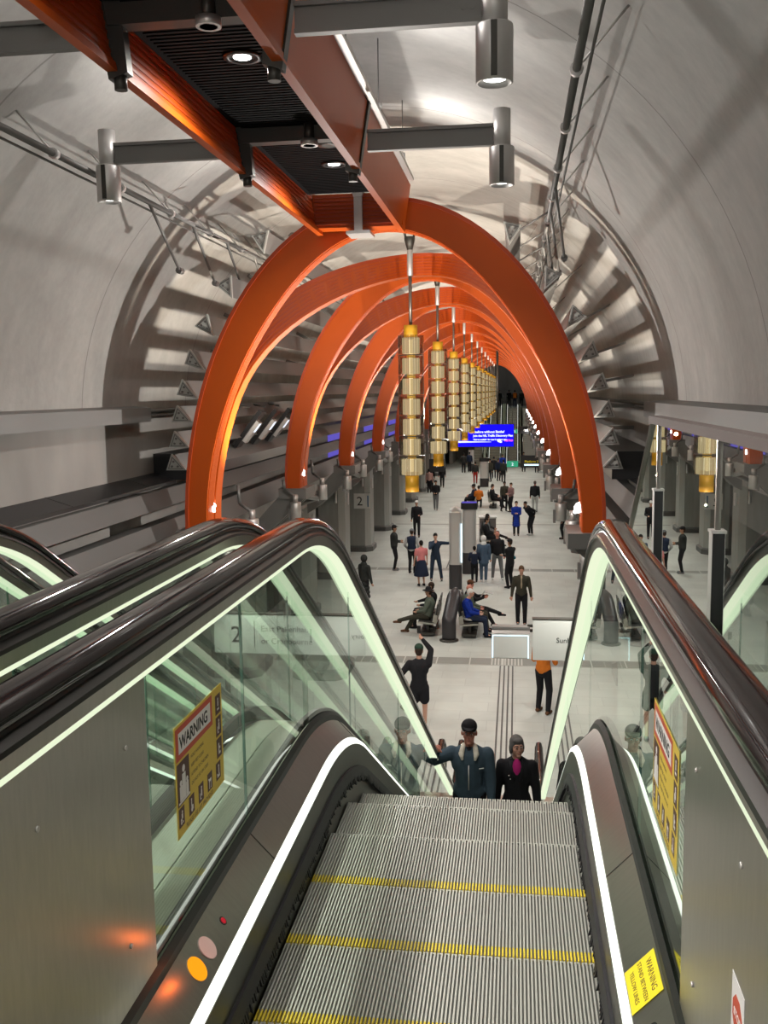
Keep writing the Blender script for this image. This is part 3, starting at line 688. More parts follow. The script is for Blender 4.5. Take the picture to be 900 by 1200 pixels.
# ------------------------------------------------------------------ arches
AA, AB, AZ = 3.03, 4.65, -2.0      # outer ellipse half-width, rise and foot level
CX = -1.80
def arch_pts(kind, y0, n=48):
    out = []
    for i in range(n+1):
        th = -PI/2 + PI*i/n
        s_, c_ = math.sin(th), math.cos(th)
        w = .30 + .12*math.sin(min(1, abs(th)/(PI/2))*PI)**2       # radial depth, deeper at the haunch
        w = w+.10*c_**2
        po = Vector((CX+AA*s_, AZ+AB*c_)); nrm = Vector((s_/AA, c_/AB)).normalized(); pi_ = po - nrm*w
        if kind == 'A': y = y0
        else: y = y0 + 5.1*(1-math.sin(min(PI/2, 1.4*abs(th)))**2) 
        out.append((po, pi_, y, nrm, th))
    return out
def build_arch(kind, y0, label, group):
    t = thing('arch_rib', label, 'arch', (0, 0, 0), 0, group)
    pts = arch_pts(kind, y0); D = .34 if kind == 'A' else .30
    # main box section, tilted for the leaning arch so that its face looks down the hall
    mb = MB(); ring = []
    for k, (po, pi_, y, nrm, th) in enumerate(pts):
        ring.append([(po.x, y, po.y), (po.x, y+D, po.y), (pi_.x, y+D, pi_.y), (pi_.x, y, pi_.y)])
    vs = [p for r in ring for p in r]; fs = []
    for k in range(len(ring)-1):
        for a in range(4): fs.append((k*4+a, k*4+(a+1) % 4, (k+1)*4+(a+1) % 4, (k+1)*4+a))
    fs.append((0, 1, 2, 3)); m = (len(ring)-1)*4; fs.append((m, m+3, m+2, m+1))
    mb.add(vs, fs, 0)
    mb.build('rib_body', M['orange'], t)
    # fine ribs: along the soffit (A) and along the face (B)
    r = MB()
    nr = 7
    for j in range(nr):
        row = []
        for (po, pi_, y, nrm, th) in pts:
            if kind == 'A':
                f = (j+.5)/nr; yc = y+.04+(D-.08)*f; h = .010
                b0 = Vector((pi_.x, yc-.012, pi_.y)); b1 = Vector((pi_.x, yc+.012, pi_.y)); nn = Vector((-nrm.x*h, 0, -nrm.y*h))
                row.append([b0, b1, b1+nn, b0+nn])
            else:
                f = (j+.6)/(nr+.4); p = po.lerp(pi_, f); tw = (po-pi_).length*.028
                q0 = p+nrm*tw; q1 = p-nrm*tw
                row.append([Vector((q0.x, y, q0.y)), Vector((q1.x, y, q1.y)), Vector((q1.x, y-.012, q1.y)), Vector((q0.x, y-.012, q0.y))])
        vs = [p for q in row for p in q]; fs = []
        for k in range(len(row)-1):
            for a in range(4): fs.append((k*4+a, k*4+(a+1) % 4, (k+1)*4+(a+1) % 4, (k+1)*4+a))
        fs.append((0, 1, 2, 3)); mm = (len(row)-1)*4; fs.append((mm, mm+3, mm+2, mm+1))
        r.add(vs, fs)
    rr = r.build('fine_rib', M['orange_d' if kind == 'B' else 'orange'], t); rr['label'] = 'fine orange fluting'
    # raised lip along the outer edge
    e = MB(); row = []
    for (po, pi_, y, nrm, th) in pts:
        q = po+nrm*.02; p2 = po-nrm*.03
        row.append([Vector((q.x, y-.02, q.y)), Vector((q.x, y+D+.02, q.y)), Vector((p2.x, y+D+.02, p2.y)), Vector((p2.x, y-.02, p2.y))])
    vs = [p for q in row for p in q]; fs = []
    for k in range(len(row)-1):
        for a in range(4): fs.append((k*4+a, k*4+(a+1) % 4, (k+1)*4+(a+1) % 4, (k+1)*4+a))
    fs.append((0, 1, 2, 3)); mm = (len(row)-1)*4; fs.append((mm, mm+3, mm+2, mm+1))
    e.add(vs, fs); e.build('edge_lip', M['orange_d'], t)
    return t
NA = 12
for k in range(NA):
    yk = 13.5+S*k
    build_arch('A', yk, '%s upright flat-faced orange arch %s' % (ORD[k], 'at the end of the ceiling raft' if k == 0 else 'counted from the escalators'), 'upright orange arches')
    build_arch('B', yk+.42, '%s leaning fluted orange arch counted from the escalators, carrying a pendant lamp' % ORD[k], 'leaning fluted orange arches')

# feet brackets, spotlights and downlights
for k in range(NA):
    yk = 13.5+S*k
    for sg, side in ((-1, 'left'), (1, 'right')):
        X = lambda d: XC+.12+sg*d
        wh = '%s bay from the escalators, %s side' % (ORD[k], side)
        t = thing('arch_bracket', 'grey steel bracket under the orange arch feet, %s' % wh, 'bracket', (0, 0, 0), 0, 'grey arch foot brackets')
        b = MB(); b.box(min(X(2.55), X(3.15)), max(X(2.55), X(3.15)), yk-.08, yk+.85, -2.22, -2.0); b.build('foot_shoe', M['grey'], t)
        b = MB()
        b.prism([(X(2.6), -2.20), (X(3.2), -2.20), (X(3.95), -3.0), (X(3.95), -3.35), (X(3.7), -3.2)], yk+.1, yk+.24)
        b.prism([(X(2.6), -2.20), (X(3.2), -2.20), (X(3.95), -3.0), (X(3.95), -3.35), (X(3.7), -3.2)], yk+.54, yk+.68)
        b.build('arm', M['grey'], t)
        b = MB(); b.tube((X(2.9), yk+.7, -2.2), (X(2.9), yk+2.6, -2.5), .07, n=10); b.tube((X(2.9), yk+2.6, -2.5), (X(3.9), yk+3.6, -2.9), .06, n=10)
        b.tube((X(3.3), yk+1.0, -2.3), (X(3.1), yk+1.9, -2.75), .03, n=8); b.build('brace', M['grey'], t)
        # spotlight washing the leaning arch
        s_ = thing('arch_spotlight', 'small white lit spotlight aimed up its orange arch, %s' % wh, 'spotlight', (X(2.74), yk+.34, -1.68), 0, 'arch spotlights')
        tilt = Matrix.Rotation(sg*math.radians(-38), 3, 'Y') @ Matrix.Rotation(math.radians(20), 3, 'X')
        b = MB(); b.lathe([(.05, -.16), (.065, -.10), (.07, .02), (.075, .03)], R=tilt, n=14); b.build('housing', M['lampsteel'], s_)
        b = MB(); b.lathe([(.072, .032), (.070, .045), (.0, .055)], R=tilt, n=14); b.ell((0, -.06, .0), (.12, .03, .055), R=tilt); b.build('lens', M['spotw'], s_)
        b = MB(); b.tube((sg*.1, .05, -.05), (sg*.14, .1, -.42), .018, n=8); b.tube((0, .0, -.12), (sg*.1, .05, -.15), .015, n=8); b.build('stem', M['char'], s_)
        light('SPOT', 'arch_wash', (X(1.95), yk+.36, -1.60), 1250, (1, .88, .74), .05, target=(X(1.7), yk+2.6, 1.7), spot=math.radians(110), blend=.9)
        # two cylindrical downlights per bay
        for q, (dy, dx, zz) in enumerate(((2.75, 2.78, -2.35), (-.35, 2.72, -2.42) if k else (1.7, 2.95, -2.75))):
            y = yk+dy
            pos = 'between the arch feet' if q == 0 else 'in front of the arch foot'
            d_ = thing('platform_downlight', 'cylinder downlight %s, %s' % (pos, wh), 'downlight', (X(dx), y, zz), 0, 'cylinder downlights over the platform')
            b = MB(); b.lathe([(.055, .32), (.055, .16)], n=14); b.lathe([(.11, .16), (.115, .15), (.115, -.2), (.10, -.2), (.09, -.16), (0, -.16)], n=18); b.build('housing', M['lampsteel'], d_)
            b = MB(); b.box(-.13*1-.02, -.10, -.05, .05, -.24, .02); b.build('hinge_flap', M['grey'], d_)
            b = MB(); b.lathe([(0, -.155), (.088, -.165)], n=14); b.build('lens', M['lampw'], d_)
            b = MB(); b.tube((0, 0, .28), (sg*.25, .1, .42), .03, n=8); b.tube((sg*.25, .1, .42), (sg*.28, .12, .75 if q == 0 else .62), .03, n=8); b.build('stem', M['grey'], d_)
            light('SPOT', 'platform_down', (X(dx), y, zz-.20), 215, (1, .985, .91), .09, target=(X(dx)-sg*1.6, y+.3, FZ), spot=math.radians(125), blend=.7)

# ------------------------------------------------------------------ columns
for k in range(-4, 8):
    y = 41.95+6.29*k
    for sg, side in ((-1, 'left'), (1, 'right')):
        cx = XC+sg*5.02
        lab = 'grey concrete column on the %s of the platform, %s from the escalators' % (side, ORD[k+4])
        if k == 0 and sg < 0: lab = 'grey concrete column on the left bearing the white platform 2 sign'
        t = thing('column', lab, 'column', (cx, y, FZ), 0, 'concrete columns along the platform')
        def octo(hx, hy, c): return [(-hx, -hy+c), (-hx+c, -hy), (hx-c, -hy), (hx, -hy+c), (hx, hy-c), (hx-c, hy), (-hx+c, hy), (-hx, hy-c)]
        b = MB(); b.prism(octo(.60, .72, .22), .24, 3.72, axis='z'); b.build('shaft', M['column'], t)
        b = MB(); b.add(*(lambda p, q: ([(x_, y_, 0) for x_, y_ in p]+[(x_, y_, .2) for x_, y_ in p]+[(x_, y_, .26) for x_, y_ in q], [(i, (i+1) % 8, 8+(i+1) % 8, 8+i) for i in range(8)]+[(8+i, 8+(i+1) % 8, 16+(i+1) % 8, 16+i) for i in range(8)]+[tuple(range(7, -1, -1)), tuple(range(16, 24))]))(octo(.70, .82, .26), octo(.61, .73, .22)))
        b.build('plinth', M['plinth'], t)
        b = MB(); b.box(-sg*.62-.03, -sg*.62+.03, -.12, .12, 2.75, 3.2); b.tube((-sg*.3, -.75, 2.9), (-sg*.3, -.75, 3.35), .05, n=10); b.build('wall_lamp', M['lampsteel'], t)
# platform number sign
t = thing('platform_sign', 'square white platform sign reading 2 fixed to a column on the left', 'sign', (-6.70, 41.20, -4.75))
b = MB(); b.box(-.36, .36, -.02, 0.02, -.33, .33); b.build('plate', M['white'], t)
b = MB(); b.box(.24, .29, -.026, -.02, -.25, .25); bl = b.build('blue_bar', mat('sign_blue', (.02, .10, .2), .5), t); bl['label'] = 'dark blue vertical bar'
text_mesh('2', .56, 'numeral', M['ink'], t, frame_M((-.24, -.022, -.19), (1, 0, 0), (0, 0, 1)))
b = MB(); b.box(-.30, .30, .022, .25, -.02, .02)
b.build('fixing_rail', M['grey'], t)

# ------------------------------------------------------------------ pendants
def make_pendant():
    t = empty('pendant_lamp')
    Z1, Z0 = 1.23, -1.90
    b = MB(); b.tube((0, 0, Z1), (0, 0, 2.15), .032, n=10); b.build('rod', M['bronze'], t)
    b = MB(); b.lathe([(.04, 2.13), (.055, 2.15), (.055, 2.6), (.04, 2.62)], n=14); b.build('sleeve', M['lampsteel'], t)
    b = MB(); b.lathe([(.05, 2.60), (.10, 2.78), (.10, 2.84), (.03, 2.84)], n=12)
    b.tube((-.06, 0, 2.8), (-.17, -.02, 3.12), .022, n=8); b.tube((.06, 0, 2.8), (.17, .02, 3.12), .022, n=8)
    b.build('yoke', M['char'], t)
    b = MB(); b.lathe([(.0, Z1), (.13, Z1), (.13, Z1-.26), (.0, Z1-.26)], n=22); b.build('top_cap', M['ochre'], t)
    b = MB(); b.lathe([(.0, Z0), (.13, Z0), (.13, Z0+.38), (.0, Z0+.38)], n=22); b.build('bottom_cap', M['ochre'], t)
    n = 7; zt = Z1-.17; zb = Z0+.30; h = (zt-zb)/n
    core = MB(); core.lathe([(.0, zt), (.035, zt), (.035, zb), (0, zb)], n=10); core.build('light_tube', M['pglow'], t)
    for i in range(n):
        z1 = zt-i*h; z0 = z1-h
        r_ = .165 if i < n-1 else .20; s_ = MB(); s_.lathe([(r_-.008, z1-.06), (r_, z1-.07), (r_, z0+.035), (r_-.008, z0+.025)], n=24)
        s_.build('shade', M['pglassin'], t)
        g = MB()
        # fluted outer half shells left and right
        for k in range(16):
            a = 2*PI*(k+.5)/16
            a0, a1 = a-.175, a+.175; r0, r1 = .232, .244
            pts = [(r0*math.cos(a0), r0*math.sin(a0)), (r1*math.cos(a0), r1*math.sin(a0)), (r1*math.cos(a1), r1*math.sin(a1)), (r0*math.cos(a1), r0*math.sin(a1))]
            g.prism(pts, z0+.02, z1-.015, axis='z')
        g.build('glass_shell', M['pglass'], t)
        d = MB(); d.lathe([(.0, z0+.02), (.08, z0+.02), (.08, z0-.05), (0, z0-.05)], n=18)
        d.lathe([(.07, z0+.004), (.250, z0+.004), (.250, z0-.006), (.07, z0-.006)], n=24, mi=1)
        if i < n-1: d.build('disc', [M['ochglow'], M['char']], t)
    return t
M['pglassin'] = bpy.data.materials.new('pendant_inner_glow'); M['pglassin'].use_nodes = True
_nt = M['pglassin'].node_tree; _nt.nodes.clear()
_o = _nt.nodes.new('ShaderNodeOutputMaterial'); _e = _nt.nodes.new('ShaderNodeEmission'); _t = _nt.nodes.new('ShaderNodeBsdfTransparent'); _m = _nt.nodes.new('ShaderNodeMixShader')
_tc = _nt.nodes.new('ShaderNodeTexCoord'); _w = _nt.nodes.new('ShaderNodeTexNoise'); _mp = _nt.nodes.new('ShaderNodeMapping'); _mp.inputs['Scale'].default_value = (40, 40, .2)
_nt.links.new(_tc.outputs['Object'], _mp.inputs[0]); _nt.links.new(_mp.outputs[0], _w.inputs['Vector']); _w.inputs['Scale'].default_value = 1
_r = _nt.nodes.new('ShaderNodeValToRGB'); _r.color_ramp.elements[0].color = (.50, .38, .20, 1); _r.color_ramp.elements[1].color = (1.0, .84, .54, 1)
_r.color_ramp.elements[0].position = .35; _r.color_ramp.elements[1].position = .65
_nt.links.new(_w.outputs['Fac'], _r.inputs[0]); _nt.links.new(_r.outputs[0], _e.inputs[0]); _e.inputs[1].default_value = .95
_m.inputs[0].default_value = .72; _nt.links.new(_t.outputs[0], _m.inputs[1]); _nt.links.new(_e.outputs[0], _m.inputs[2]); _nt.links.new(_m.outputs[0], _o.inputs[0])
pend = make_pendant()
for k in range(12):
    o = pend if k == 0 else copy_tree(pend)
    o.location = (-1.965, 18.1+S*1.012*k, 0)
    tag(o, '%s pendant lamp of stacked glowing glass cylinders with ochre caps, counted from the escalators' % ORD[k], 'pendant lamp', 'glass and ochre pendant lamps')
    light('POINT', 'pendant_glow', (-1.965, 18.1+S*1.012*k, -2.15), 16, (1, .74, .42), .012)

# ------------------------------------------------------------------ ceiling raft
def raft():
    t = thing('ceiling_raft', 'long orange-sided ceiling raft with black ribbed underside and steel ribs', 'ceiling raft')
    xl, xr = -2.70, -1.57; zb, zt = 2.2, 2.80; y0, y1 = -8, 13.45
    for sg, x, nm in ((-1, xl, 'left'), (1, xr, 'right')):
        b = MB(); b.prism([(x, zb), (x+sg*.03, zb-.02), (x+sg*.13, zt), (x+sg*.10, zt+.02)], y0, y1, 0)
        # horizontal flutes
        for j in range(9):
            f = (j+.8)/10; xa = x+sg*.10*f; za = zb+(zt-zb)*f
            b.prism([(xa-sg*.008, za-.018), (xa-sg*.008, za+.008), (xa+sg*.01, za+.008), (xa+sg*.01, za-.018)], y0, y1, 1)
        b.prism([(x-sg*.03, zb-.03), (x+sg*.045, zb-.03), (x+sg*.05, zb+.02), (x-sg*.02, zb+.03)], y0, y1, 0)
        p = b.build('side_panel', [M['orange'], M['orange_d']], t)
    b = MB(); b.box(xl-.08, xr+.08, y0, 12.9, 2.62, 2.66)
    for j in range(300):
        y = y0+.07*j+.05
        if y < 12.8: b.box(xl+.0, xr-.0, y, y+.035, 2.608, 2.62)
    b.build('soffit', M['blackperf'], t)
    # fluted end beam
    b = MB(); b.box(xl-.05, xr+.05, 13.15, 13.45, 2.22, 2.66, 0)
    for j in range(8): b.box(xl-.02, xr+.02, 13.13, 13.15, 2.26+j*.05, 2.285+j*.05, 1)
    b.build('end_beam', [M['orange'], M['orange_d']], t)
    for j in range(7):
        y = 12.75-3.12*j
        if j == 0: continue
        b = MB()
        b.box(xl-.02, xr+.02, y-.07, y+.07, 2.46, 2.6)                       # cross member
        for sg, x in ((-1, xl), (1, xr)):
            b.prism([(x-sg*.10, 2.16), (x-sg*.03, 2.14), (x+sg*.06, 2.66), (x-sg*.06, 2.66)], y-.05, y+.05)
            b.prism([(x-sg*.03, 2.14), (x+sg*.035, 2.12), (x+sg*.16, 2.84), (x+sg*.10, 2.86)], y-.05, y+.05)
            b.tube((x-sg*.03, y, 2.16), (x-sg*.03, y, 2.06), .045, n=10)
        b.tube(((xl+xr)/2+.12, y-.08, 2.44), ((xl+xr)/2+.12, y-.08, 2.64), .05, n=12)
        b.build('steel_rib', M['char'], t)
        b = MB(); b.lathe([(.085, 2.40), (.085, 2.46), (.06, 2.46), (.06, 2.40)], c=((xl+xr)/2+.12, y-.08, 0), n=18); b.build('ring_fitting', M['lampsteel'], t)
    # central steel strap at the arch
    b = MB(); b.box(-2.17, -2.06, 13.08, 13.13, 2.16, 2.62); b.prism([(-2.17, 2.6), (-2.06, 2.6), (-1.99, 2.78), (-2.24, 2.78)], 13.05, 13.13); b.box(-2.28, -1.95, 13.05, 13.5, 2.12, 2.16)
    b.build('strap', M['lampsteel'], t)
    # luminous uplight line along both top outer edges
    for sg, x in ((-1, xl-.17), (1, xr+.17)):
        b = MB(); b.box(x-.03, x+.03, y0, 13.2, 2.80, 2.85, 0); b.box(x-.022, x+.022, y0+.1, 13.1, 2.85, 2.855, 1); b.build('uplight_strip', [M['lampsteel'], emis('uplight_strip', (1, .95, .93), 17)], t)
    for j in range(9):
        y = 12.2-2.1*j
        for x in (xl-.17, xr+.17):
            b = MB(); b.tube((x, y, 2.84), (x, y, 3.55), .006, n=6); b.box(x-.03, x+.03, y-.03, y+.03, 2.84, 2.92)
            b.build('suspension_rod', M['grey'], t)
    # recessed round downlights
    for j, (y, x) in enumerate(((7.6, -2.12), (11.2, -2.08), (4.2, -2.12), (.8, -2.12), (-2.6, -2.12), (-6, -2.12))):
        d = MB(); d.lathe([(.15, 2.60), (.15, 2.59), (.105, 2.585), (.10, 2.60), (.07, 2.615)], c=(x, y, 0), n=24); rr = d.build('downlight_ring', M['black'], t)
        d = MB(); d.lathe([(0, 2.594), (.070, 2.594), (.070, 2.600)], c=(x, y, 0), n=20); ll = d.build('downlight_lens', M['lampw'], rr)
        light('SPOT', 'raft_down', (x, y, 2.54), 330 if y < 5 else 200, (1, .96, .9), .07, target=(x, y, -5), spot=math.radians(168), blend=.7)
    d = MB(); d.lathe([(.12, 2.60), (.12, 2.585), (.05, 2.58), (0, 2.59)], c=(-1.98, 9.95+.35, 0), n=20); d.build('speaker_grille', M['char'], t)
raft()
# arm lamps
def arm_lamp(sg, y, label):
    cx = -2.13; x = cx+sg*1.985
    t = thing('arm_lamp', label, 'lamp', (x, y, 0), 0, 'steel cylinder lamps on arms either side of the raft')
    b = MB(); b.box(min(0, -sg*1.30), max(0, -sg*1.30), -.035, .035, 2.50, 2.53); b.box(min(0, -sg*1.30), max(0, -sg*1.30), -.035, .035, 2.33, 2.36); b.box(min(-sg*.02, -sg*1.30), max(-sg*.02, -sg*1.30), -.008, .008, 2.35, 2.51)
    for q in (.14, .2): b.tube((-sg*q, -.014, 2.43), (-sg*q, .014, 2.43), .016, n=8)
    b.build('arm', M['grey'], t)
    b = MB(); b.lathe([(.0, 2.66), (.085, 2.66), (.085, 2.30), (0, 2.30)], n=24); b.build('mount', M['lampsteel'], t)
    b = MB(); b.lathe([(.09, 2.32), (.118, 2.31), (.12, 2.30), (.12, 1.96), (.105, 1.955), (.095, 1.99), (.0, 2.0)], n=32); b.build('housing', M['lampsteel'], t)
    b = MB(); b.box(-.02, .02, -.135, -.115, 1.97, 2.3); b.build('housing_seam', M['char'], t)
    b = MB(); b.lathe([(0, 1.975), (.075, 1.985), (.08, 1.992)], n=20); b.build('lens', M['lampw'], t)
    light('SPOT', 'arm_down', (x, y, 1.93), 110, (1, .97, .92), .06, target=(x-sg*.1, y, -6), spot=math.radians(100), blend=.8)
arm_lamp(1, 9.6, 'steel cylinder lamp on the right arm, closer to the orange arch')
arm_lamp(-1, 9.6, 'steel cylinder lamp on the arm left of the raft, seen above the vault pipe')
arm_lamp(1, 6.48, 'larger-looking steel cylinder lamp at the top, on the right arm nearest the camera')
arm_lamp(-1, 6.48, 'steel cylinder lamp on the left arm nearest the camera, at the frame edge')
for y in (3.36, .24, -2.9):
    for sg, sd in ((-1, 'left'), (1, 'right')): arm_lamp(sg, y, 'steel cylinder lamp on a %s raft arm overhead, %s' % (sd, {3.36: 'just ahead of the camera', .24: 'above the camera', -2.9: 'behind the camera'}[y]))
# ------------------------------------------------------------------ escalators
YC, RC = 4.15, 2.0
TL = RC*math.tan(math.radians(15)); SL = math.tan(math.radians(30))
YB = YC + (UZ-FZ)/SL
def zref(y):
    def corner(d, z0):      # smooth bend from flat to slope; d distance past the start of the arc
        return
    a = YC-TL; e = YC+TL*math.cos(math.radians(30))
    if y <= a: return UZ
    if y < e: return UZ-(RC-math.sqrt(max(0, RC*RC-(y-a)**2)))
    a2 = YB-TL*math.cos(math.radians(30)); e2 = YB+TL
    if y <= a2: return UZ-(y-YC)*SL
    if y < e2: return FZ+(RC-math.sqrt(max(0, RC*RC-(e2-y)**2)))
    return FZ
def ysamples(y0, y1):
    ys = {round(y0, 4), round(y1, 4)}
    for c0, c1 in ((YC-TL, YC+TL*.87), (YB-TL*.87, YB+TL)):
        for i in range(13):
            y = c0+(c1-c0)*i/12
            if y0 < y < y1: ys.add(round(y, 4))
    return sorted(ys)
def sweep(mb, prof, y0, y1, mi=0, sm=False):
    ys = ysamples(y0, y1); n = len(prof)
    vs = [(u, y, zref(y)+v) for y in ys for u, v in prof]
    fs = [(k*n+i, k*n+(i+1) % n, (k+1)*n+(i+1) % n, (k+1)*n+i) for k in range(len(ys)-1) for i in range(n)]
    mb.add(vs, fs, mi, sm); m = (len(ys)-1)*n
    mb.add([v for v in vs[:n]], [tuple(range(n-1, -1, -1))], mi); mb.add([v for v in vs[m:]], [tuple(range(n))], mi)
def sweep_n(mb, prof, path, mi=0, sm=True):
    """sweep (u, n) profile along a y-z polyline using its normals"""
    P = [Vector(p) for p in path]; n = len(prof); vs = []
    for k, p in enumerate(P):
        d = (P[min(k+1, len(P)-1)]-P[max(k-1, 0)]).normalized(); nr = Vector((-d.y, d.x))
        for u, v in prof: q = p+nr*v; vs.append((u, q.x, q.y))
    fs = [(k*n+i, k*n+(i+1) % n, (k+1)*n+(i+1) % n, (k+1)*n+i) for k in range(len(P)-1) for i in range(n)]
    mb.add(vs, fs, mi, sm); m = (len(P)-1)*n
    mb.add(vs[:n], [tuple(range(n-1, -1, -1))], mi); mb.add(vs[m:], [tuple(range(n))], mi)
GU = .628; YT0 = .35; YB1 = 15.15
def rail_path(off, rn=.36, wrap=PI):
    ys = ysamples(YT0, YB1); pts = [(y, zref(y)+off) for y in ys]
    for i in range(1, 13):
        a = wrap*i/12; pts.append((YB1+rn*math.sin(a), FZ+off-rn+rn*math.cos(a)))
    top = []
    for i in range(12, 0, -1):
        a = wrap*i/12; top.append((YT0-rn*math.sin(a), UZ+off-rn+rn*math.cos(a)))
    return top+pts
def make_step_mesh():
    mb = MB(); n = 88; p = 1.0/n; w0, w1 = -.5, .5
    # cleats split into rear yellow edge, tread
    for i in range(n):
        x0 = w0+i*p; xa = x0+p*.12; xb = x0+p*.58
        side = 0
        mb.box(xa, xb, .055, .396, -.012, 0, side)
        mb.box(xa, xb, .006, .055, -.012, 0, 1)
    mb.box(w0, w1, .004, .398, -.03, -.012, 2)
    # riser with cleats
    for i in range(0, n, 2):
        x0 = w0+i*p; mb.box(x0+p*.2, x0+p*1.2, .396, .402, -.27, -.004, 0)
    mb.box(w0, w1, .385, .398, -.29, -.03, 2)
    me = mb.mesh('step', [M['step'], M['yellow'], M['stepdark']]); return me
M['stepdark'] = mat('step_groove', (0.19, 0.19, 0.172), .5, metal=.3)
M['deckpale'] = mat('outer_deck_satin', (.66, .68, .58), .45, metal=.1)
def make_escalator():
    t = empty('escalator', (0, 13, FZ)); OFF = (0, -13, -FZ)
    def fin_(mb, name, mats, par=t):
        o = mb.build(name, mats, par)
        if par is t: o.location = OFF
        return o
    for sg, side in ((-1, 'left'), (1, 'right')):
        def P(pr): return [(sg*u, v) for u, v in pr]
        g = sg*GU
        # handrail
        b = MB(); rp = [(g-.050, -.012), (g-.048, .006), (g-.036, .018), (g-.015, .024), (g+.015, .024), (g+.036, .018), (g+.048, .006), (g+.050, -.012), (g+.040, -.022), (g-.040, -.022)]
        sweep_n(b, rp, rail_path(1.266)); h = fin_(b, 'handrail', M['rubber']); h['label'] = 'glossy dark brown rubber handrail'
        b = MB(); sweep_n(b, [(g-.036, 0), (g+.036, 0), (g+.040, -.010), (g+.060, -.022), (g+.062, -.032), (g-.062, -.032), (g-.060, -.022), (g-.040, -.010)], rail_path(1.247, rn=.34), sm=False)
        fin_(b, 'balustrade_cap', M['cap'])
        b = MB(); sweep_n(b, [(g-.050, 0), (g+.050, 0), (g+.046, -.042), (g-.046, -.042)], rail_path(1.2155, rn=.31), sm=False)
        lh = fin_(b, 'light_housing', M['steel']); lh['label'] = 'slim brushed steel profile above the light strip'
        b = MB()
        for a0, a1 in ((-.045, .045),):
            ys = ysamples(YT0, YB1); pts = [(y, zref(y)+1.1725) for y in ys]
            sweep_n(b, [(g+a0, 0), (g+a1, 0), (g+a1, -.012), (g+a0, -.012)], pts, sm=False)
        l = fin_(b, 'rail_light_strip', M['led']); l['label'] = 'green-white glowing strip under the handrail'
        # glass panels
        edges = [2.08, 2.90, 4.86, 6.9, 8.9, 10.9, 12.9, YB1]
        for e0, e1 in zip(edges[:-1], edges[1:]):
            b = MB(); sweep(b, P([(GU-.005, .36), (GU+.005, .36), (GU+.005, 1.160), (GU-.005, 1.160)]), e0+.003, e1-.003)
            gp = fin_(b, 'glass_panel', M['glass'])
            b = MB()
            for yy in (e0+.0035, e1-.0035): z = zref(yy); b.box(g-.0035, g+.0035, yy-.0012, yy+.0012, z+.42, z+1.13)
            b.build('glass_edge', M['gedge'], gp)
        # solid end panel near the landing
        b = MB(); sweep(b, P([(GU-.012, .40), (GU+.012, .40), (GU+.012, 1.162), (GU-.012, 1.162)]), YT0-.2, 2.075)
        sp = fin_(b, 'end_panel', M['steel']); sp['label'] = 'brushed steel balustrade end panel'
        b = MB()
        for yy, zz in ((1.55, -.78), (1.95, -.78), (1.55, -1.2), (1.93, -1.24)): b.tube((g-sg*.012, yy, zz), (g-sg*.016, yy, zz), .006, n=10)
        b.build('panel_screw', M['lampsteel'], sp)
        # inner decking, gasket, skirt
        b = MB(); sweep(b, P([(.5265, .288), (.606, .372), (.614, .364), (.535, .28)]), .4, YB1)
        for yy in (2.72, 4.9, 7.2, 9.5, 11.8): pass
        dk = fin_(b, 'inner_deck', M['steeld']); dk['label'] = 'dark brushed steel inner deck'
        b = MB()
        for yy in (2.86, 4.4, 7.4, 10.2):
            z = zref(yy); z2 = zref(yy+.004)
            b.add([(sg*.5265, yy, z+.2900), (sg*.606, yy, z+.3740), (sg*.606, yy+.004, z2+.3740), (sg*.5265, yy+.004, z2+.2900),
                   (sg*.5265, yy, z+.287), (sg*.606, yy, z+.371), (sg*.606, yy+.004, z2+.371), (sg*.5265, yy+.004, z2+.287)], [(0, 1, 2, 3), (7, 6, 5, 4), (0, 4, 5, 1), (2, 6, 7, 3)])
        b.build('deck_joint', M['char'], dk)
        b = MB(); sweep(b, P([(.604, .362), (.606, .395), (.618, .415), (.6225, .36)]), .4, YB1)
        sweep(b, P([(.6335, .40), (.6335, .43), (.655, .43), (.655, .38)]), .4, YB1)
        fin_(b, 'glass_gasket', M['gasket'])
        b = MB(); sweep(b, P([(.507, .258), (.5245, .268), (.5255, .289), (.5095, .279)]), .4, YB1)
        fl = fin_(b, 'skirt_light_strip', M['ledw']); fl['label'] = 'white glowing strip along the skirt'
        b = MB(); sweep(b, P([(.5045, -.30), (.5045, .258), (.52, .258), (.52, -.30)]), .4, YB1); fin_(b, 'skirt_panel', M['skirt'])
        b = MB(); sweep(b, P([(.486, .100), (.5045, .085), (.5045, .150), (.494, .150)]), 1.0, YB1)
        y = 1.6
        while y < 7.0:
            z = zref(y); r = random.random(); u = .486-.010*r
            b.add([(sg*.492, y, z+.125), (sg*.492, y+.012, z+.125), (sg*u, y+.010, z+.085-.02*r), (sg*u, y+.001, z+.088-.02*r), (sg*.494, y+.006, z+.075)], [(0, 1, 2, 3), (0, 3, 4), (1, 4, 2), (3, 2, 4)])
            y += .016
        fin_(b, 'skirt_brush', M['brush'])
        # outer decking and cladding
        b = MB(); sweep(b, P([(.655, .36), (.79, .36), (.79, .33), (.655, .33)]), .4, YB1); sweep(b, P([(.77, .33), (.79, .33), (.79, -.9), (.77, -.9)]), 1.3, YB1-1.6)
        fin_(b, 'outer_deck', M['deckpale'])
    b = MB(); sweep(b, [(-.77, -.45), (.77, -.45), (.77, -.9), (-.77, -.9)], 1.3, YB1-1.6); fin_(b, 'truss_casing', M['grey'])
    me = make_step_mesh()
    j = 0; y = 1.28+.0
    ys = []
    y = 1.277
    while y < 14.6: ys.append(y); y += .3965
    for y in ys:
        o = bpy.data.objects.new('step', me); COL.objects.link(o); o.parent = t
        yn = y+.4; z = zref(yn-.02) if yn < YB else zref(yn+.0)
        o.location = (0, y-13, z-FZ)
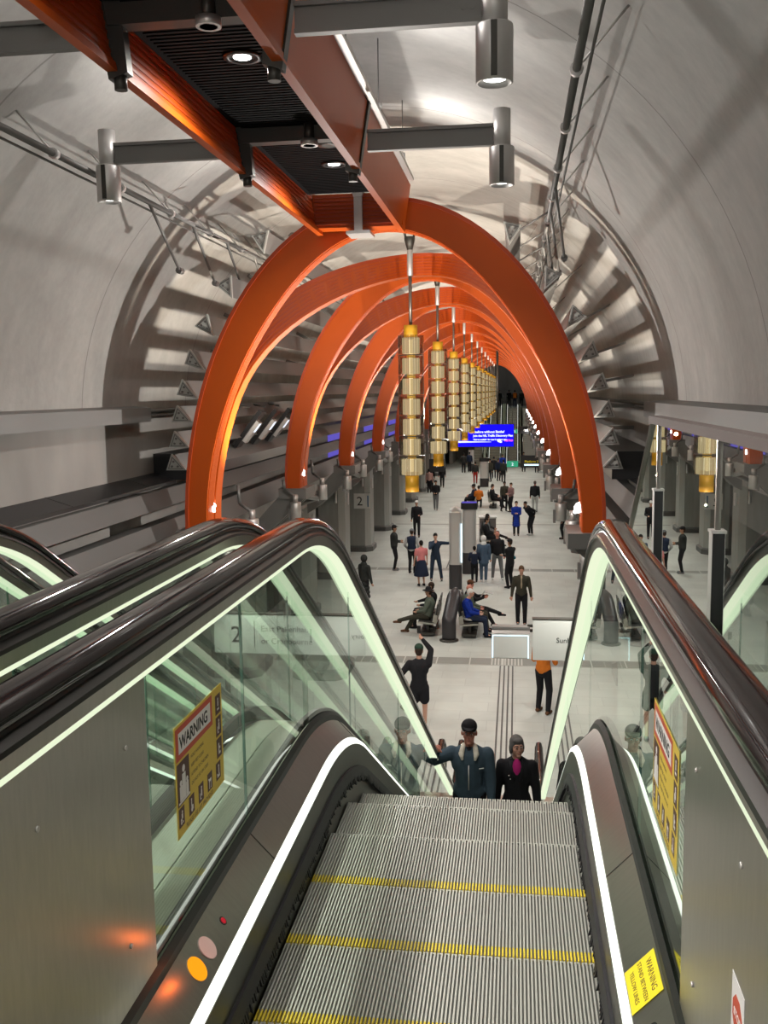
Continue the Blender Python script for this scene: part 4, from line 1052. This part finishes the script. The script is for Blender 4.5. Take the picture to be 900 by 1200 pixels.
    b = MB(); b.box(-.5, .5, .4, 1.275, UZ-.03, UZ+.004); b.box(-.5, .5, 14.98, 16.0, FZ-.01, FZ+.012)
    fin_(b, 'comb_plate', M['steel'])
    return t
EX = -.246; ESP = 1.585
esc = make_escalator()
names = ['right-hand escalator, nearest the camera and carrying two riders up', 'middle escalator, just left of the nearest one', 'far left escalator, only its inclined glowing handrail showing']
for k in range(3):
    o = esc if k == 0 else copy_tree(esc)
    o.location = (EX-ESP*k, 13, FZ); tag(o, names[k], 'escalator', 'escalators down to the platform')
fn = ['right escalator at the far end of the platform', 'middle escalator at the far end of the platform', 'left escalator at the far end of the platform, mostly behind the pendant lamps']
for k in range(3):
    o = copy_tree(esc); o.location = (-.36-1.66*k, 103.7-13, FZ); o.rotation_euler = (0, 0, PI); tag(o, fn[k], 'escalator', 'escalators at the far end')
# fixed stair beside the far escalators
t = thing('staircase', 'pale fixed staircase right of the far escalators', 'staircase', (1.4, 90, FZ))
for i in range(30):
    b = MB(); b.box(-.75, .75, i*.3, i*.3+.32, 0, (i+1)*.172); 
    b.build('stair_step', M['white'], t)

# deck fittings and stickers of the nearest escalator
GL = EX-GU; GR = EX+GU
t = thing('deck_indicator', 'round orange-lit direction light on the left escalator deck', 'light', (0, 0, 0))
def disc_on_deck(sg, y, frac, r, th, name, m, par, r2=0):
    u = .5265+.0795*frac; v = .288+.084*frac
    c = Vector((EX+sg*u, y, UZ+v)); nrm = Vector((-sg*.084, 0, .0795)).normalized()
    b = MB(); b.tube(c-nrm*.002, c+nrm*th, r, n=28, sm=False); o = b.build(name, m, par); return o
def ring_on_deck(sg, y, frac, r, name, m, par): return disc_on_deck(sg, y, frac, r, .0015, name, m, par)
ring_on_deck(-1, 2.20, .45, .036, 'bezel', M['steeld'], t); disc_on_deck(-1, 2.20, .45, .033, .003, 'lit_lens', M['orangelit'], t)
light('POINT', 'indicator_glow', (GL+.13, 2.20, UZ+.40), .10, (1, .16, .02), .01)
t = thing('deck_button', 'round pale pink unlit disc beside the orange light on the left deck', 'light')
ring_on_deck(-1, 2.29, .48, .034, 'bezel', M['steeld'], t); disc_on_deck(-1, 2.29, .48, .032, .003, 'pale_lens', M['pinkdisc'], t)
t = thing('deck_sensor', 'small dark red sensor lens on the left escalator deck', 'sensor')
ring_on_deck(-1, 2.425, .46, .013, 'bezel', M['black'], t); disc_on_deck(-1, 2.425, .46, .009, .003, 'red_lens', M['redlens'], t)
t = thing('deck_lock', 'small round key lock at the bottom of the right escalator deck', 'lock')
ring_on_deck(1, 2.10, .45, .015, 'bezel', M['black'], t); disc_on_deck(1, 2.10, .45, .007, .004, 'keyhole', M['lampsteel'], t)

def flat_panel(name, M4, w, h, m, par, d=.0008, x0=0, y0=0):
    b = MB(); b.box(x0, x0+w, y0, y0+h, 0, d)
    me = b.mesh(name, [m]); me.transform(M4); o = bpy.data.objects.new(name, me); COL.objects.link(o)
    if par: o.parent = par
    return o
def picto(M4, x, y, s, par, kind):
    """white pictogram on a brown tile"""
    o = flat_panel('pictogram_tile', M4 @ Matrix.Translation((0, 0, .0008)), s*.8, s, M['stk_b'], par, .0005, x, y)
    b = MB(); cx = x+s*.4
    def bx(a, c, d, e): b.box(cx+a*s, cx+c*s, y+d*s, y+e*s, 0, .0004)
    def circ(a, c, r): b.tube((cx+a*s, y+c*s, 0), (cx+a*s, y+c*s, .0004), r*s, n=12, sm=False)
    if kind == 0: circ(.05, .75, .07); bx(-.05, .12, .4, .66); bx(-.18, -.02, .3, .42); circ(-.1, .2, .08); circ(.12, .2, .06)       # pram
    elif kind == 1: circ(-.05, .78, .07); bx(-.1, 0, .4, .7); bx(-.1, .15, .38, .46); circ(.0, .25, .14); bx(.12, .2, .2, .42)        # wheelchair
    elif kind == 2: circ(.05, .76, .08); bx(-.04, .12, .3, .66); bx(-.2, -.12, .15, .5); bx(-.2, 0, .15, .2)                         # luggage
    elif kind == 3: bx(-.2, .2, .5, .66); bx(-.16, -.1, .2, .5); bx(.1, .16, .2, .5); circ(-.13, .15, .05); circ(.13, .15, .05); bx(-.28, -.2, .62, .7)   # trolley
    elif kind == 4: circ(.05, .76, .08); bx(0, .12, .3, .66); bx(-.22, .2, .14, .28); circ(-.2, .32, .06)
    elif kind == 5: bx(-.15, -.03, .3, .75); bx(-.15, .15, .18, .3); circ(.05, .5, .07)
    else: circ(0, .75, .08); bx(-.07, .07, .4, .66); bx(-.15, .15, .2, .3)
    me = b.mesh('pictogram', [M['stk_w']]); me.transform(M4 @ Matrix.Translation((0, 0, .0014))); q = bpy.data.objects.new('pictogram', me); COL.objects.link(q); q.parent = o
def warning_sticker(side):
    sg = -1 if side == 'left' else 1
    W, H = .398, .302
    if sg < 0: o, ux = (GL+.0065, 2.262, -1.152), (0, 1, 0)
    else: o, ux = (GR-.0065, 2.585, -1.135), (0, -1, 0)
    M4 = frame_M(o, ux, (0, 0, 1))
    t = thing('warning_sticker', 'yellow and red WARNING sticker with brown pictograms on the %s glass balustrade' % side, 'sticker')
    T = lambda z: M4 @ Matrix.Translation((0, 0, z))
    flat_panel('backing', M4, W, H, M['stk_y'], t)
    flat_panel('red_header', T(.0008), .30, .088, M['stk_r'], t, .0004, .008, .206)
    flat_panel('white_header', T(.0012), .262, .056, M['stk_w'], t, .0003, .028, .222)
    text_mesh('WARNING', .047, 'header_text', M['ink'], t, T(.0016) @ Matrix.Translation((.036, .233, 0)), ext=.0002, bold=.0012)
    flat_panel('family_tile', T(.0008), .092, .115, M['stk_b'], t, .0005, .010, .084)
    b = MB()
    for cx, hh, w in ((.035, .05, .010), (.058, .085, .013), (.082, .045, .009)):
        b.box(cx-w, cx+w, .095, .095+hh*.8, 0, .0004); b.tube((cx, .095+hh*.95, 0), (cx, .095+hh*.95, .0004), w*.8, n=12, sm=False)
    b.box(.016, .100, .088, .094, 0, .0004)
    me = b.mesh('family_pictogram', [M['stk_w']]); me.transform(T(.0013)); q = bpy.data.objects.new('family_pictogram', me); COL.objects.link(q); q.parent = t
    for i, s in enumerate(('HOLD HANDRAIL', 'KEEP FEET CLEAR', 'ATTEND TO CHILDREN', 'DO NOT SIT ON STEPS')):
        text_mesh(s, .0135, 'instruction_text', M['stk_b'], t, T(.0008) @ Matrix.Translation((.118, .178-i*.025, 0)), ext=.0002)
    for i in range(5): picto(M4, .012+i*.078, .026, .052 if i else .052, t, i)
    for i in range(3): picto(M4, .338, .088+i*.066, .058, t, (5, 2, 6)[i])
    text_mesh('PLEASE USE LIFT PROVIDED', .0185, 'footer_text', M['stk_b'], t, T(.0008) @ Matrix.Translation((.065, .006, 0)), ext=.0002)
warning_sticker('left'); warning_sticker('right')
# small yellow sticker on the right deck
nrm = Vector((-.084, 0, .0795)).normalized(); up = Vector((.0795, 0, .084)).normalized()
o0 = Vector((EX+.5285, 2.36, UZ+.2905))+nrm*.001
M4 = frame_M(o0, (0, -1, 0), up)
M4 = Matrix.Translation(o0) @ Matrix(((0, up.x, nrm.x, 0), (-1, 0, 0, 0), (0, up.z, nrm.z, 0), (0, 0, 0, 1)))
t = thing('yellow_sticker', 'small bright yellow WARNING STAND BETWEEN YELLOW LINES sticker on the right deck', 'sticker')
flat_panel('backing', M4, .17, .104, M['stk_by'], t)
for i, (s, z) in enumerate((('WARNING', .026), ('STAND BETWEEN', .019), ('YELLOW LINES', .019))):
    text_mesh(s, z, 'sticker_text', M['stk_b'], t, M4 @ Matrix.Translation((.085, .072-i*.028, .001)), align='CENTER', ext=.0002)
# stop sticker on the right end panel
t = thing('stop_sticker', 'white sticker with a red octagon reading STOP on the right steel end panel', 'sticker')
M4 = frame_M((GR-.0125, 1.585, -1.15), (0, -1, 0), (0, 0, 1))
flat_panel('backing', M4, .085, .165, M['stk_w'], t)
b = MB(); cx, cy, r = .0425, .105, .036
b.prism([(cx+r*math.cos(PI/8+PI/4*i), cy+r*math.sin(PI/8+PI/4*i)) for i in range(8)], 0, .0004, axis='z')
me = b.mesh('octagon', [M['stk_r']]); me.transform(M4 @ Matrix.Translation((0, 0, .0008))); q = bpy.data.objects.new('octagon', me); COL.objects.link(q); q.parent = t
text_mesh('STOP', .020, 'stop_text', M['stk_w'], t, M4 @ Matrix.Translation((cx, cy-.007, .0013)), align='CENTER', ext=.0002, bold=.0005)

# ------------------------------------------------------------------ glass barrier on the right
t = thing('glass_barrier', 'tall dark reflective glass barrier with steel posts to the right of the escalators', 'barrier')
bx0, bx1 = .748, .758
for y0, y1 in ((1.3, 2.13), (2.17, 3.66), (3.70, 5.18)):
    b = MB(); b.box(bx0, bx1, y0, y1, UZ+.02, -.19); b.build('glass_panel', M['glassd'], t)
b = MB(); b.prism([(5.22, -2.3), (5.22, -.19), (5.38, -.19), (7.0, -1.39), (7.0, -3.2)], bx0, bx1, axis='x'); b.build('end_glass_panel', M['glassd'], t)
b = MB(); b.box(bx0-.03, bx1+.03, 1.25, 5.40, -.19, -.15); b.build('top_rail', mat('rail_bronze', (.12, .095, .088), .75, metal=.3), t)
b = MB(); b.tube((.753, 5.40, -.165), (.753, 7.02, -1.38), .022, n=10); b.build('slanted_rail', M['steeld'], t)
for y in (2.15, 3.68, 5.20):
    b = MB(); b.box(bx0-.01, bx1+.01, y-.010, y+.010, -.54, -.19); p = b.build('slim_post', M['steeld'], t)
    b = MB(); b.box(bx0-.022, bx1+.014, y-.03, y+.03, UZ-.35, -.54, 0); b.box(bx0-.024, bx0-.022, y-.03, y+.03, UZ, -.54, 1); b.box(bx0-.028, bx1+.02, y-.036, y+.036, -.54, -.53, 1)
    b.build('lower_post', [M['black'], M['lampsteel']], t)
# ------------------------------------------------------------------ signs
t = thing('departure_sign', 'back-to-back pale hanging board reading Sunbury over the foot of the escalators', 'sign')
yb = 16.0
b = MB(); b.box(.29, 2.1, yb, yb+.12, -4.56, -3.86, 0); b.box(.28, 2.11, yb-.01, yb+.13, -3.86, -3.84, 1); b.build('board', [M['signgrey'], M['char']], t)
text_mesh('Sunbury', .125, 'sign_text', M['ink'], t, frame_M((.68, yb-.004, -4.25), (1, 0, 0), (0, 0, 1)))
text_mesh('1', .36, 'sign_numeral', M['ink'], t, frame_M((1.72, yb-.004, -4.34), (1, 0, 0), (0, 0, 1)))
b = MB(); b.tube((1.95, yb+.06, FZ), (1.95, yb+.06, -3.9), .05, n=12); b.box(.2, .3, yb+.04, yb+.08, -4.0, -3.96); b.build('support_post', M['char'], t)
t = thing('info_display', 'pale info display box with a bluish lit border beside the Sunbury board', 'display')
b = MB(); b.prism([(yb-.05, -4.52), (yb-.02, -4.54), (yb+.12, -4.50), (yb+.12, -4.06), (yb+.0, -4.12)], -.40, .23, axis='x'); b.build('screen_panel', M['signgrey'], t)
b = MB(); b.prism([(yb-.0, -4.11), (yb+.14, -4.05), (yb+.14, -3.99), (yb+.04, -4.03)], -.40, .24, axis='x'); b.build('hood', M['steeld'], t)
b = MB(); b.box(-.40, .24, yb+.0, yb+.16, -4.03, -3.99); b.build('top_cap', M['grey'], t)
b = MB(); b.box(-.39, .22, yb-.012, yb-.004, -4.150, -4.135)
for xx in (-.395, .205): b.prism([(yb-.062, -4.52), (yb-.056, -4.52), (yb-.008, -4.14), (yb-.014, -4.14)], xx, xx+.02, axis='x')
b.build('lit_edge', M['dispw'], t)
b = MB(); b.box(.22, .30, yb+.06, yb+.12, -4.09, -4.05); b.build('side_arm', M['char'], t)
t = thing('platform_direction_sign', 'pale board with a black 2 seen through the left glass balustrade', 'sign')
b = MB(); b.box(-5.3, -2.6, yb, yb+.12, -4.56, -3.86, 0); b.box(-5.3, -2.6, yb-.01, yb+.13, -3.86, -3.84, 1); b.build('board', [M['signgrey'], M['char']], t)
text_mesh('2', .42, 'sign_numeral', M['ink'], t, frame_M((-5.0, yb-.004, -4.36), (1, 0, 0), (0, 0, 1)))
text_mesh('East Pakenham', .15, 'sign_text', M['ink'], t, frame_M((-4.45, yb-.004, -4.16), (1, 0, 0), (0, 0, 1)))
text_mesh('or Cranbourne', .15, 'sign_text', M['ink'], t, frame_M((-4.45, yb-.004, -4.38), (1, 0, 0), (0, 0, 1)))
b = MB(); b.box(-4.57, -4.555, yb-.006, yb, -4.45, -3.97); b.build('divider', M['char'], t)
b = MB(); b.tube((-5.1, yb+.06, FZ), (-5.1, yb+.06, -3.9), .05, n=12); b.build('support_post', M['char'], t)
# big blue screen
t = thing('hanging_screen', 'bright blue hanging advertising screen with white text across the hall', 'screen', (-1.59, 50, -2.33))
b = MB(); b.box(-1.46, 1.49, 0, .18, -.60, .60); b.build('casing', M['black'], t)
b = MB(); b.box(-1.43, 1.46, -.012, -.001, -.57, .57); s_ = b.build('screen_face', M['screen'], t); s_['label'] = 'bright blue lit screen'
for i, (s, z, x, h) in enumerate((('... in the national Gallery!', .30, -.55, .17), ('Join the VIC Metro Discovery Day', .30, -.62, .145), ('Tickets available for sale at your gate', .05, -.62, .11))):
    text_mesh(('before without Battle?', 'Join the NIL Traffic Discovery Plan', 'Tickets available for travel to your gate')[i], h, 'screen_text', M['scrw'], t, frame_M((x, -.014, .14-.19*i), (1, 0, 0), (0, 0, 1)), bold=.006)
b = MB(); b.prism([(-1.4, -.36), (-1.4, -.27), (.3, -.32), (.3, -.335)], -.018, -.012); b.build('light_streak', M['scrw'], t)
b = MB(); b.ell((.72, -.014, -.26), (.10, .006, .09)); b.ell((.80, -.014, -.33), (.07, .006, .05)); b.build('screen_picture', M['scrw'], t)
text_mesh('METRO', .13, 'screen_logo', M['scrp'], t, frame_M((1.0, -.014, -.30), (1, 0, 0), (0, 0, 1)), bold=.008)
b = MB(); b.tube((.62, .1, .6), (.62, .1, 5.9), .06, n=10); b.build('hanging_pole', M['char'], t)
# small hanging signs further down
def small_sign(nm, label, x, y, z, w, h, m, txt, tm, sz):
    t = thing(nm, label, 'sign', (x, y, z)); b = MB(); b.box(-w/2, w/2, 0, .12, -h/2, h/2); b.build('panel', m, t)
    text_mesh(txt, sz, 'sign_text', tm, t, frame_M((0, -.004, -sz*.36), (1, 0, 0), (0, 0, 1)), align='CENTER', bold=.003)
    b = MB()
    for q in (-.4, .4): b.tube((q*w, .06, h/2), (q*w, .06, h/2+1.2), .02, n=8)
    b.build('hanger', M['char'], t); return t
t = small_sign('wayfinding_sign', 'black wayfinding sign reading Platform 2 low on the right', .95, 60, -4.42, 1.36, .76, M['black'], 'Platform 2', M['stk_by'], .20)
b = MB(); b.box(-.45, .68, -.004, 0, -.26, -.16); b.build('pale_stripe', M['dispw'], t)
small_sign('wayfinding_sign', 'black wayfinding sign above right of the blue screen', .66, 66, -2.72, 1.1, .5, M['black'], 'Exit', M['stk_w'], .2)
small_sign('exit_sign', 'small green exit sign between the blue screen and the lower black sign', -.22, 60, -4.58, .70, .37, M['green'], '2', M['scrw'], .26)
small_sign('exit_sign', 'tiny green exit sign at the right edge of the blue screen', -.10, 66, -2.80, .40, .28, M['green'], '2', M['scrw'], .18)
small_sign('wayfinding_sign', 'black wayfinding sign between the first two pendant lamps on the left', -4.95, 60, -4.65, .95, .8, M['black'], '1', M['scrw'], .26)
# violet wall screens on the left
for k in range(3):
    y = 30.5+7.5*k
    o = MB().box(XC-VR+.05, XC-VR+.13, y, y+4.5, -2.1, -1.15).build('wall_screen', M['violet']); tag(o, '%s violet glowing wall screen behind the louvre beams on the left' % ORD[k], 'screen', 'violet wall screens')
# three tilted luminaires
for k in range(3):
    t = thing('tilted_luminaire', '%s of three tilted white luminaires between the first orange arches' % ['first and nearest', 'middle', 'last'][k], 'luminaire', (-4.98, 17.6+1.15*k, -.66), 0, 'tilted luminaires on the louvres')
    R = Matrix.Rotation(math.radians(38), 3, 'Y')
    b = MB(); b.box(-.05, .03, -.16, .16, -.42, .42, R=R); b.build('housing', M['black'], t)
    b = MB(); b.box(.03, .10, -.10, .10, -.25, .22, R=R); b.build('reflector', M['lampsteel'], t)
    b = MB(); b.box(.10, .104, -.07, .07, .0, .2, R=R); b.build('lamp_face', M['scrw'], t)
    b = MB(); b.tube((0, 0, .4), (-.3, 0, .45), .02, n=8); b.build('stem', M['char'], t)
# ------------------------------------------------------------------ platform furniture
def tactile():
    b = MB()
    for i in range(4):
        x = -.40+i*.105; b.box(x, x+.035, 15.9, 24.0, FZ, FZ+.006)
    o = b.build('tactile_strip', M['tact']); tag(o, 'four dark tactile guide lines running from the escalator foot', 'floor marking')
    b = MB()
    for i in range(10):
        x = -.62+i*.085; b.box(x, x+.035, 24.0, 24.6, FZ+.007, FZ+.012)
    o = b.build('tactile_pad', M['tilej']); tag(o, 'pale ribbed tactile pad on the grey floor band', 'floor marking')
    b = MB()
    for i in range(5):
        x = -2.75+i*.17; b.box(x, x+.05, 37.4, 39.8, FZ, FZ+.006)
    o = b.build('tactile_strip', M['tact']); tag(o, 'dark tactile guide lines left of the tall steel totem', 'floor marking')
tactile()
def totem(label, x, y, h, w, head, strip):
    t = thing('totem', label, 'totem', (x, y, FZ))
    def sup(a, b_, n=20): return [(a*math.copysign(abs(math.cos(q))**.6, math.cos(q)), b_*math.copysign(abs(math.sin(q))**.6, math.sin(q))) for q in [2*PI*i/n for i in range(n)]]
    b = MB(); b.prism(sup(w/2+.01, .16), 0, h*.30, axis='z'); b.build('base', M['pylon'], t)
    b = MB(); b.prism(sup(w/2, .15), h*.30, h-.2, axis='z')
    if not head:
        for i in range(6):
            f0, f1 = math.cos(i/6*PI/2), math.cos((i+1)/6*PI/2); z0, z1 = h-.2+.2*math.sin(i/6*PI/2), h-.2+.2*math.sin((i+1)/6*PI/2)
            p0, p1 = sup(w/2*max(f0, .02), .15), sup(w/2*max(f1, .02), .15)
            b.add([(a, c, z0) for a, c in p0]+[(a, c, z1) for a, c in p1], [(k, (k+1) % 20, 20+(k+1) % 20, 20+k) for k in range(20)], 0, True)
    b.build('body', M['lampsteel'], t)
    if head:
        b = MB(); b.prism(sup(w/2+.06, .2), h-.24, h, axis='z'); hd = b.build('head', M['black'], t)
        b = MB(); b.prism(sup(w/2+.03, .17), h, h+.03, axis='z'); b.build('top_light', M['violet'] if head == 2 else M['char'], hd)
    if strip:
        b = MB(); b.box(w/2-.02, w/2+.03, -.16, -.12, h*.33, h*.8); b.build('light_strip', M['dispw'], t)
totem('tall rounded stainless steel totem behind the bench, dark at its foot', -2.12, 33.5, 2.95, .44, 0, 1)
totem('steel totem with a black head glowing violet on top', -1.77, 36.4, 2.75, .52, 2, 0)
totem('distant grey totem with a black head below the blue screen', -2.3, 70, 2.1, .62, 1, 0)
totem('distant steel totem left of the far escalators', -3.9, 84, 2.1, .5, 1, 0)
t = thing('litter_bin', 'pale topped litter bin beside the violet-topped totem', 'bin', (-1.3, 44.5, FZ))
b = MB(); b.box(-.38, .38, -.25, .25, 0, 1.1); b.build('body', M['grey'], t)
b = MB(); b.box(-.42, .42, -.28, .28, 1.1, 1.18); b.build('lid', M['white'], t)
b = MB(); b.box(-.2, .1, -.06, .06, 1.18, 1.185); b.build('slot', M['ink'], t)
def bench_pylon():
    t = thing('bench_pylon', 'leaning charcoal pylon with a domed top between the back-to-back seats', 'pylon', (-1.86, 26.35, FZ))
    b = MB(); n = 20
    rings = []
    for i in range(15):
        f = i/14; z = 1.42*f; s_ = 1 if f < .8 else math.sqrt(max(0.02, 1-((f-.8)/.2)**2))*.9+.1
        cy = .75*max(0, (f-.42))/.58*.72; cx = .16*max(0, f-.42)/.58
        rings.append([(cx+.20*s_*math.cos(2*PI*k/n), cy+.13*s_*math.sin(2*PI*k/n), z) for k in range(n)])
    vs = [p for r in rings for p in r]
    b.add(vs, [(j*n+k, j*n+(k+1) % n, (j+1)*n+(k+1) % n, (j+1)*n+k) for j in range(14) for k in range(n)]+[tuple(range(n-1, -1, -1)), tuple(range(14*n, 15*n))], 0, True)
    b.build('body', M['pylon'], t)
    b = MB(); b.lathe([(.27, 0), (.27, .03), (.22, .05)], n=24); b.build('foot_ring', M['char'], t)
bench_pylon()
def make_seat():
    t = empty('bench_chair')      # faces +x, seat centre at origin
    b = MB(); b.prism([(-.22, .45), (.24, .47), (.26, .44), (-.22, .41)], -.24, .24); b.build('seat_pan', M['seat'], t)
    b = MB(); b.prism([(-.22, .44), (-.30, .95), (-.34, .95), (-.27, .42)], -.24, .24); b.build('backrest', M['seat'], t)
    for y in (-.26, .25):
        b = MB(); b.prism([(-.28, .40), (.26, .43), (.26, .40), (-.24, .35)], y-.02, y+.02); b.prism([(-.31, .62), (-.20, .66), (-.16, .44), (-.28, .40)], y-.02, y+.02); b.build('side_frame', M['seatf'], t)
    b = MB(); b.box(-.22, .20, -.25, .25, .05, .12); b.box(-.04, .04, -.03, .03, 0, .42); b.build('support', M['char'], t)
    b = MB(); b.box(-.26, -.20, -.3, .3, .33, .39); b.build('beam', M['lampsteel'], t)
    return t
seat0 = make_seat(); first = [True]
def place_seat(x, y, rz, label, group):
    o = seat0 if first[0] else copy_tree(seat0); first[0] = False
    o.location = (x, y, FZ); o.rotation_euler = (0, 0, rz); tag(o, label, 'chair', group)
for i in range(3): place_seat(-2.52, 26.95+i*.6, PI, '%s dark platform seat facing left in the back-to-back bench' % ['nearest', 'middle', 'last'][i], 'bench seats facing left')
for i in range(4): place_seat(-1.30, 26.85+i*.6, 0, '%s dark platform seat facing right in the back-to-back bench' % ['nearest', 'second', 'third', 'last'][i], 'bench seats facing right')
for i in range(4): place_seat(-1.25, 42.2+i*.62, 0, '%s dark seat of the row beyond the steel totems' % ORD[i], 'seats beyond the totems')
for i in range(3): place_seat(-1.35, 57.2+i*.62, 0, '%s dark seat facing right in the distant cluster' % ORD[i], 'distant seats')
for i in range(3): place_seat(-2.6+.0, 57.2+i*.62, PI, '%s dark seat facing left in the distant cluster' % ORD[i], 'distant seats')
# ------------------------------------------------------------------ raft uplights and added fill lamps
# uplights behind the raft strips (they wash the vault)
for y in (12.6, 9.6, 6.5, 3.4, .3, -2.8, -5.9):
    for x in (-2.92, -1.34):
        light('SPOT', 'raft_up', (x, y, 2.9), 78, (1, .96, .93), .06, target=(x+(1.6 if x > -2 else -1.6), y, 3.5), spot=math.radians(165), blend=1)
# added mid-air lamp without a fixture by the first arch; it throws the arch and louvre shadows on to the vault
light('POINT', 'added_shadow_lamp', (XC, 13.32, -.5), 420, (1, .95, .90), .03)
for k in range(NA):
    y = 21.5+S*k
    light('POINT', 'hall_fill', (XC, y, -1.0), 90, (1, .96, .9), .03)  # added fill in every bay, belongs to no fixture
light('POINT', 'far_landing_fill', (XC, 104, 1.0), 60, (.9, .95, 1), .05)  # added lamp without a fixture, brightens the far landing
light('POINT', 'near_landing_fill', (XC+.2, -2.5, 1.4), 330, (1, .98, .95), .03)  # added fill over the near landing, no fixture behind it
W = bpy.data.worlds.new('world'); SC.world = W; W.use_nodes = True
W.node_tree.nodes['Background'].inputs[0].default_value = (.8, .85, .9, 1); W.node_tree.nodes['Background'].inputs[1].default_value = .05

# ------------------------------------------------------------------ camera
F = 1120.0
Yc = Vector((155., 143., -F)).normalized(); Zc = Vector((-127., 8739., F)); Zc = (Zc-Yc*Zc.dot(Yc)).normalized(); Xc = Yc.cross(Zc)
Rm = Matrix((Xc, Yc, Zc))          # camera to world
cd = bpy.data.cameras.new('camera'); cam = bpy.data.objects.new('camera', cd); COL.objects.link(cam); SC.camera = cam
cd.sensor_fit = 'VERTICAL'; cd.sensor_height = 24; cd.lens = F/1200*24; cd.clip_start = .02; cd.clip_end = 400
cam.matrix_world = Rm.to_4x4()
SC.view_settings.view_transform = 'Standard'; SC.view_settings.look = 'None'; SC.view_settings.gamma = 1; SC.view_settings.exposure = 0
SC.view_settings.use_curve_mapping = False
SC.cycles.max_bounces = 8; SC.cycles.transparent_max_bounces = 40; SC.cycles.glossy_bounces = 5; SC.cycles.diffuse_bounces = 3
SC.cycles.caustics_reflective = False; SC.cycles.caustics_refractive = False; SC.cycles.sample_clamp_indirect = 3.0
SC.cycles.use_denoising = True; SC.cycles.use_light_tree = True
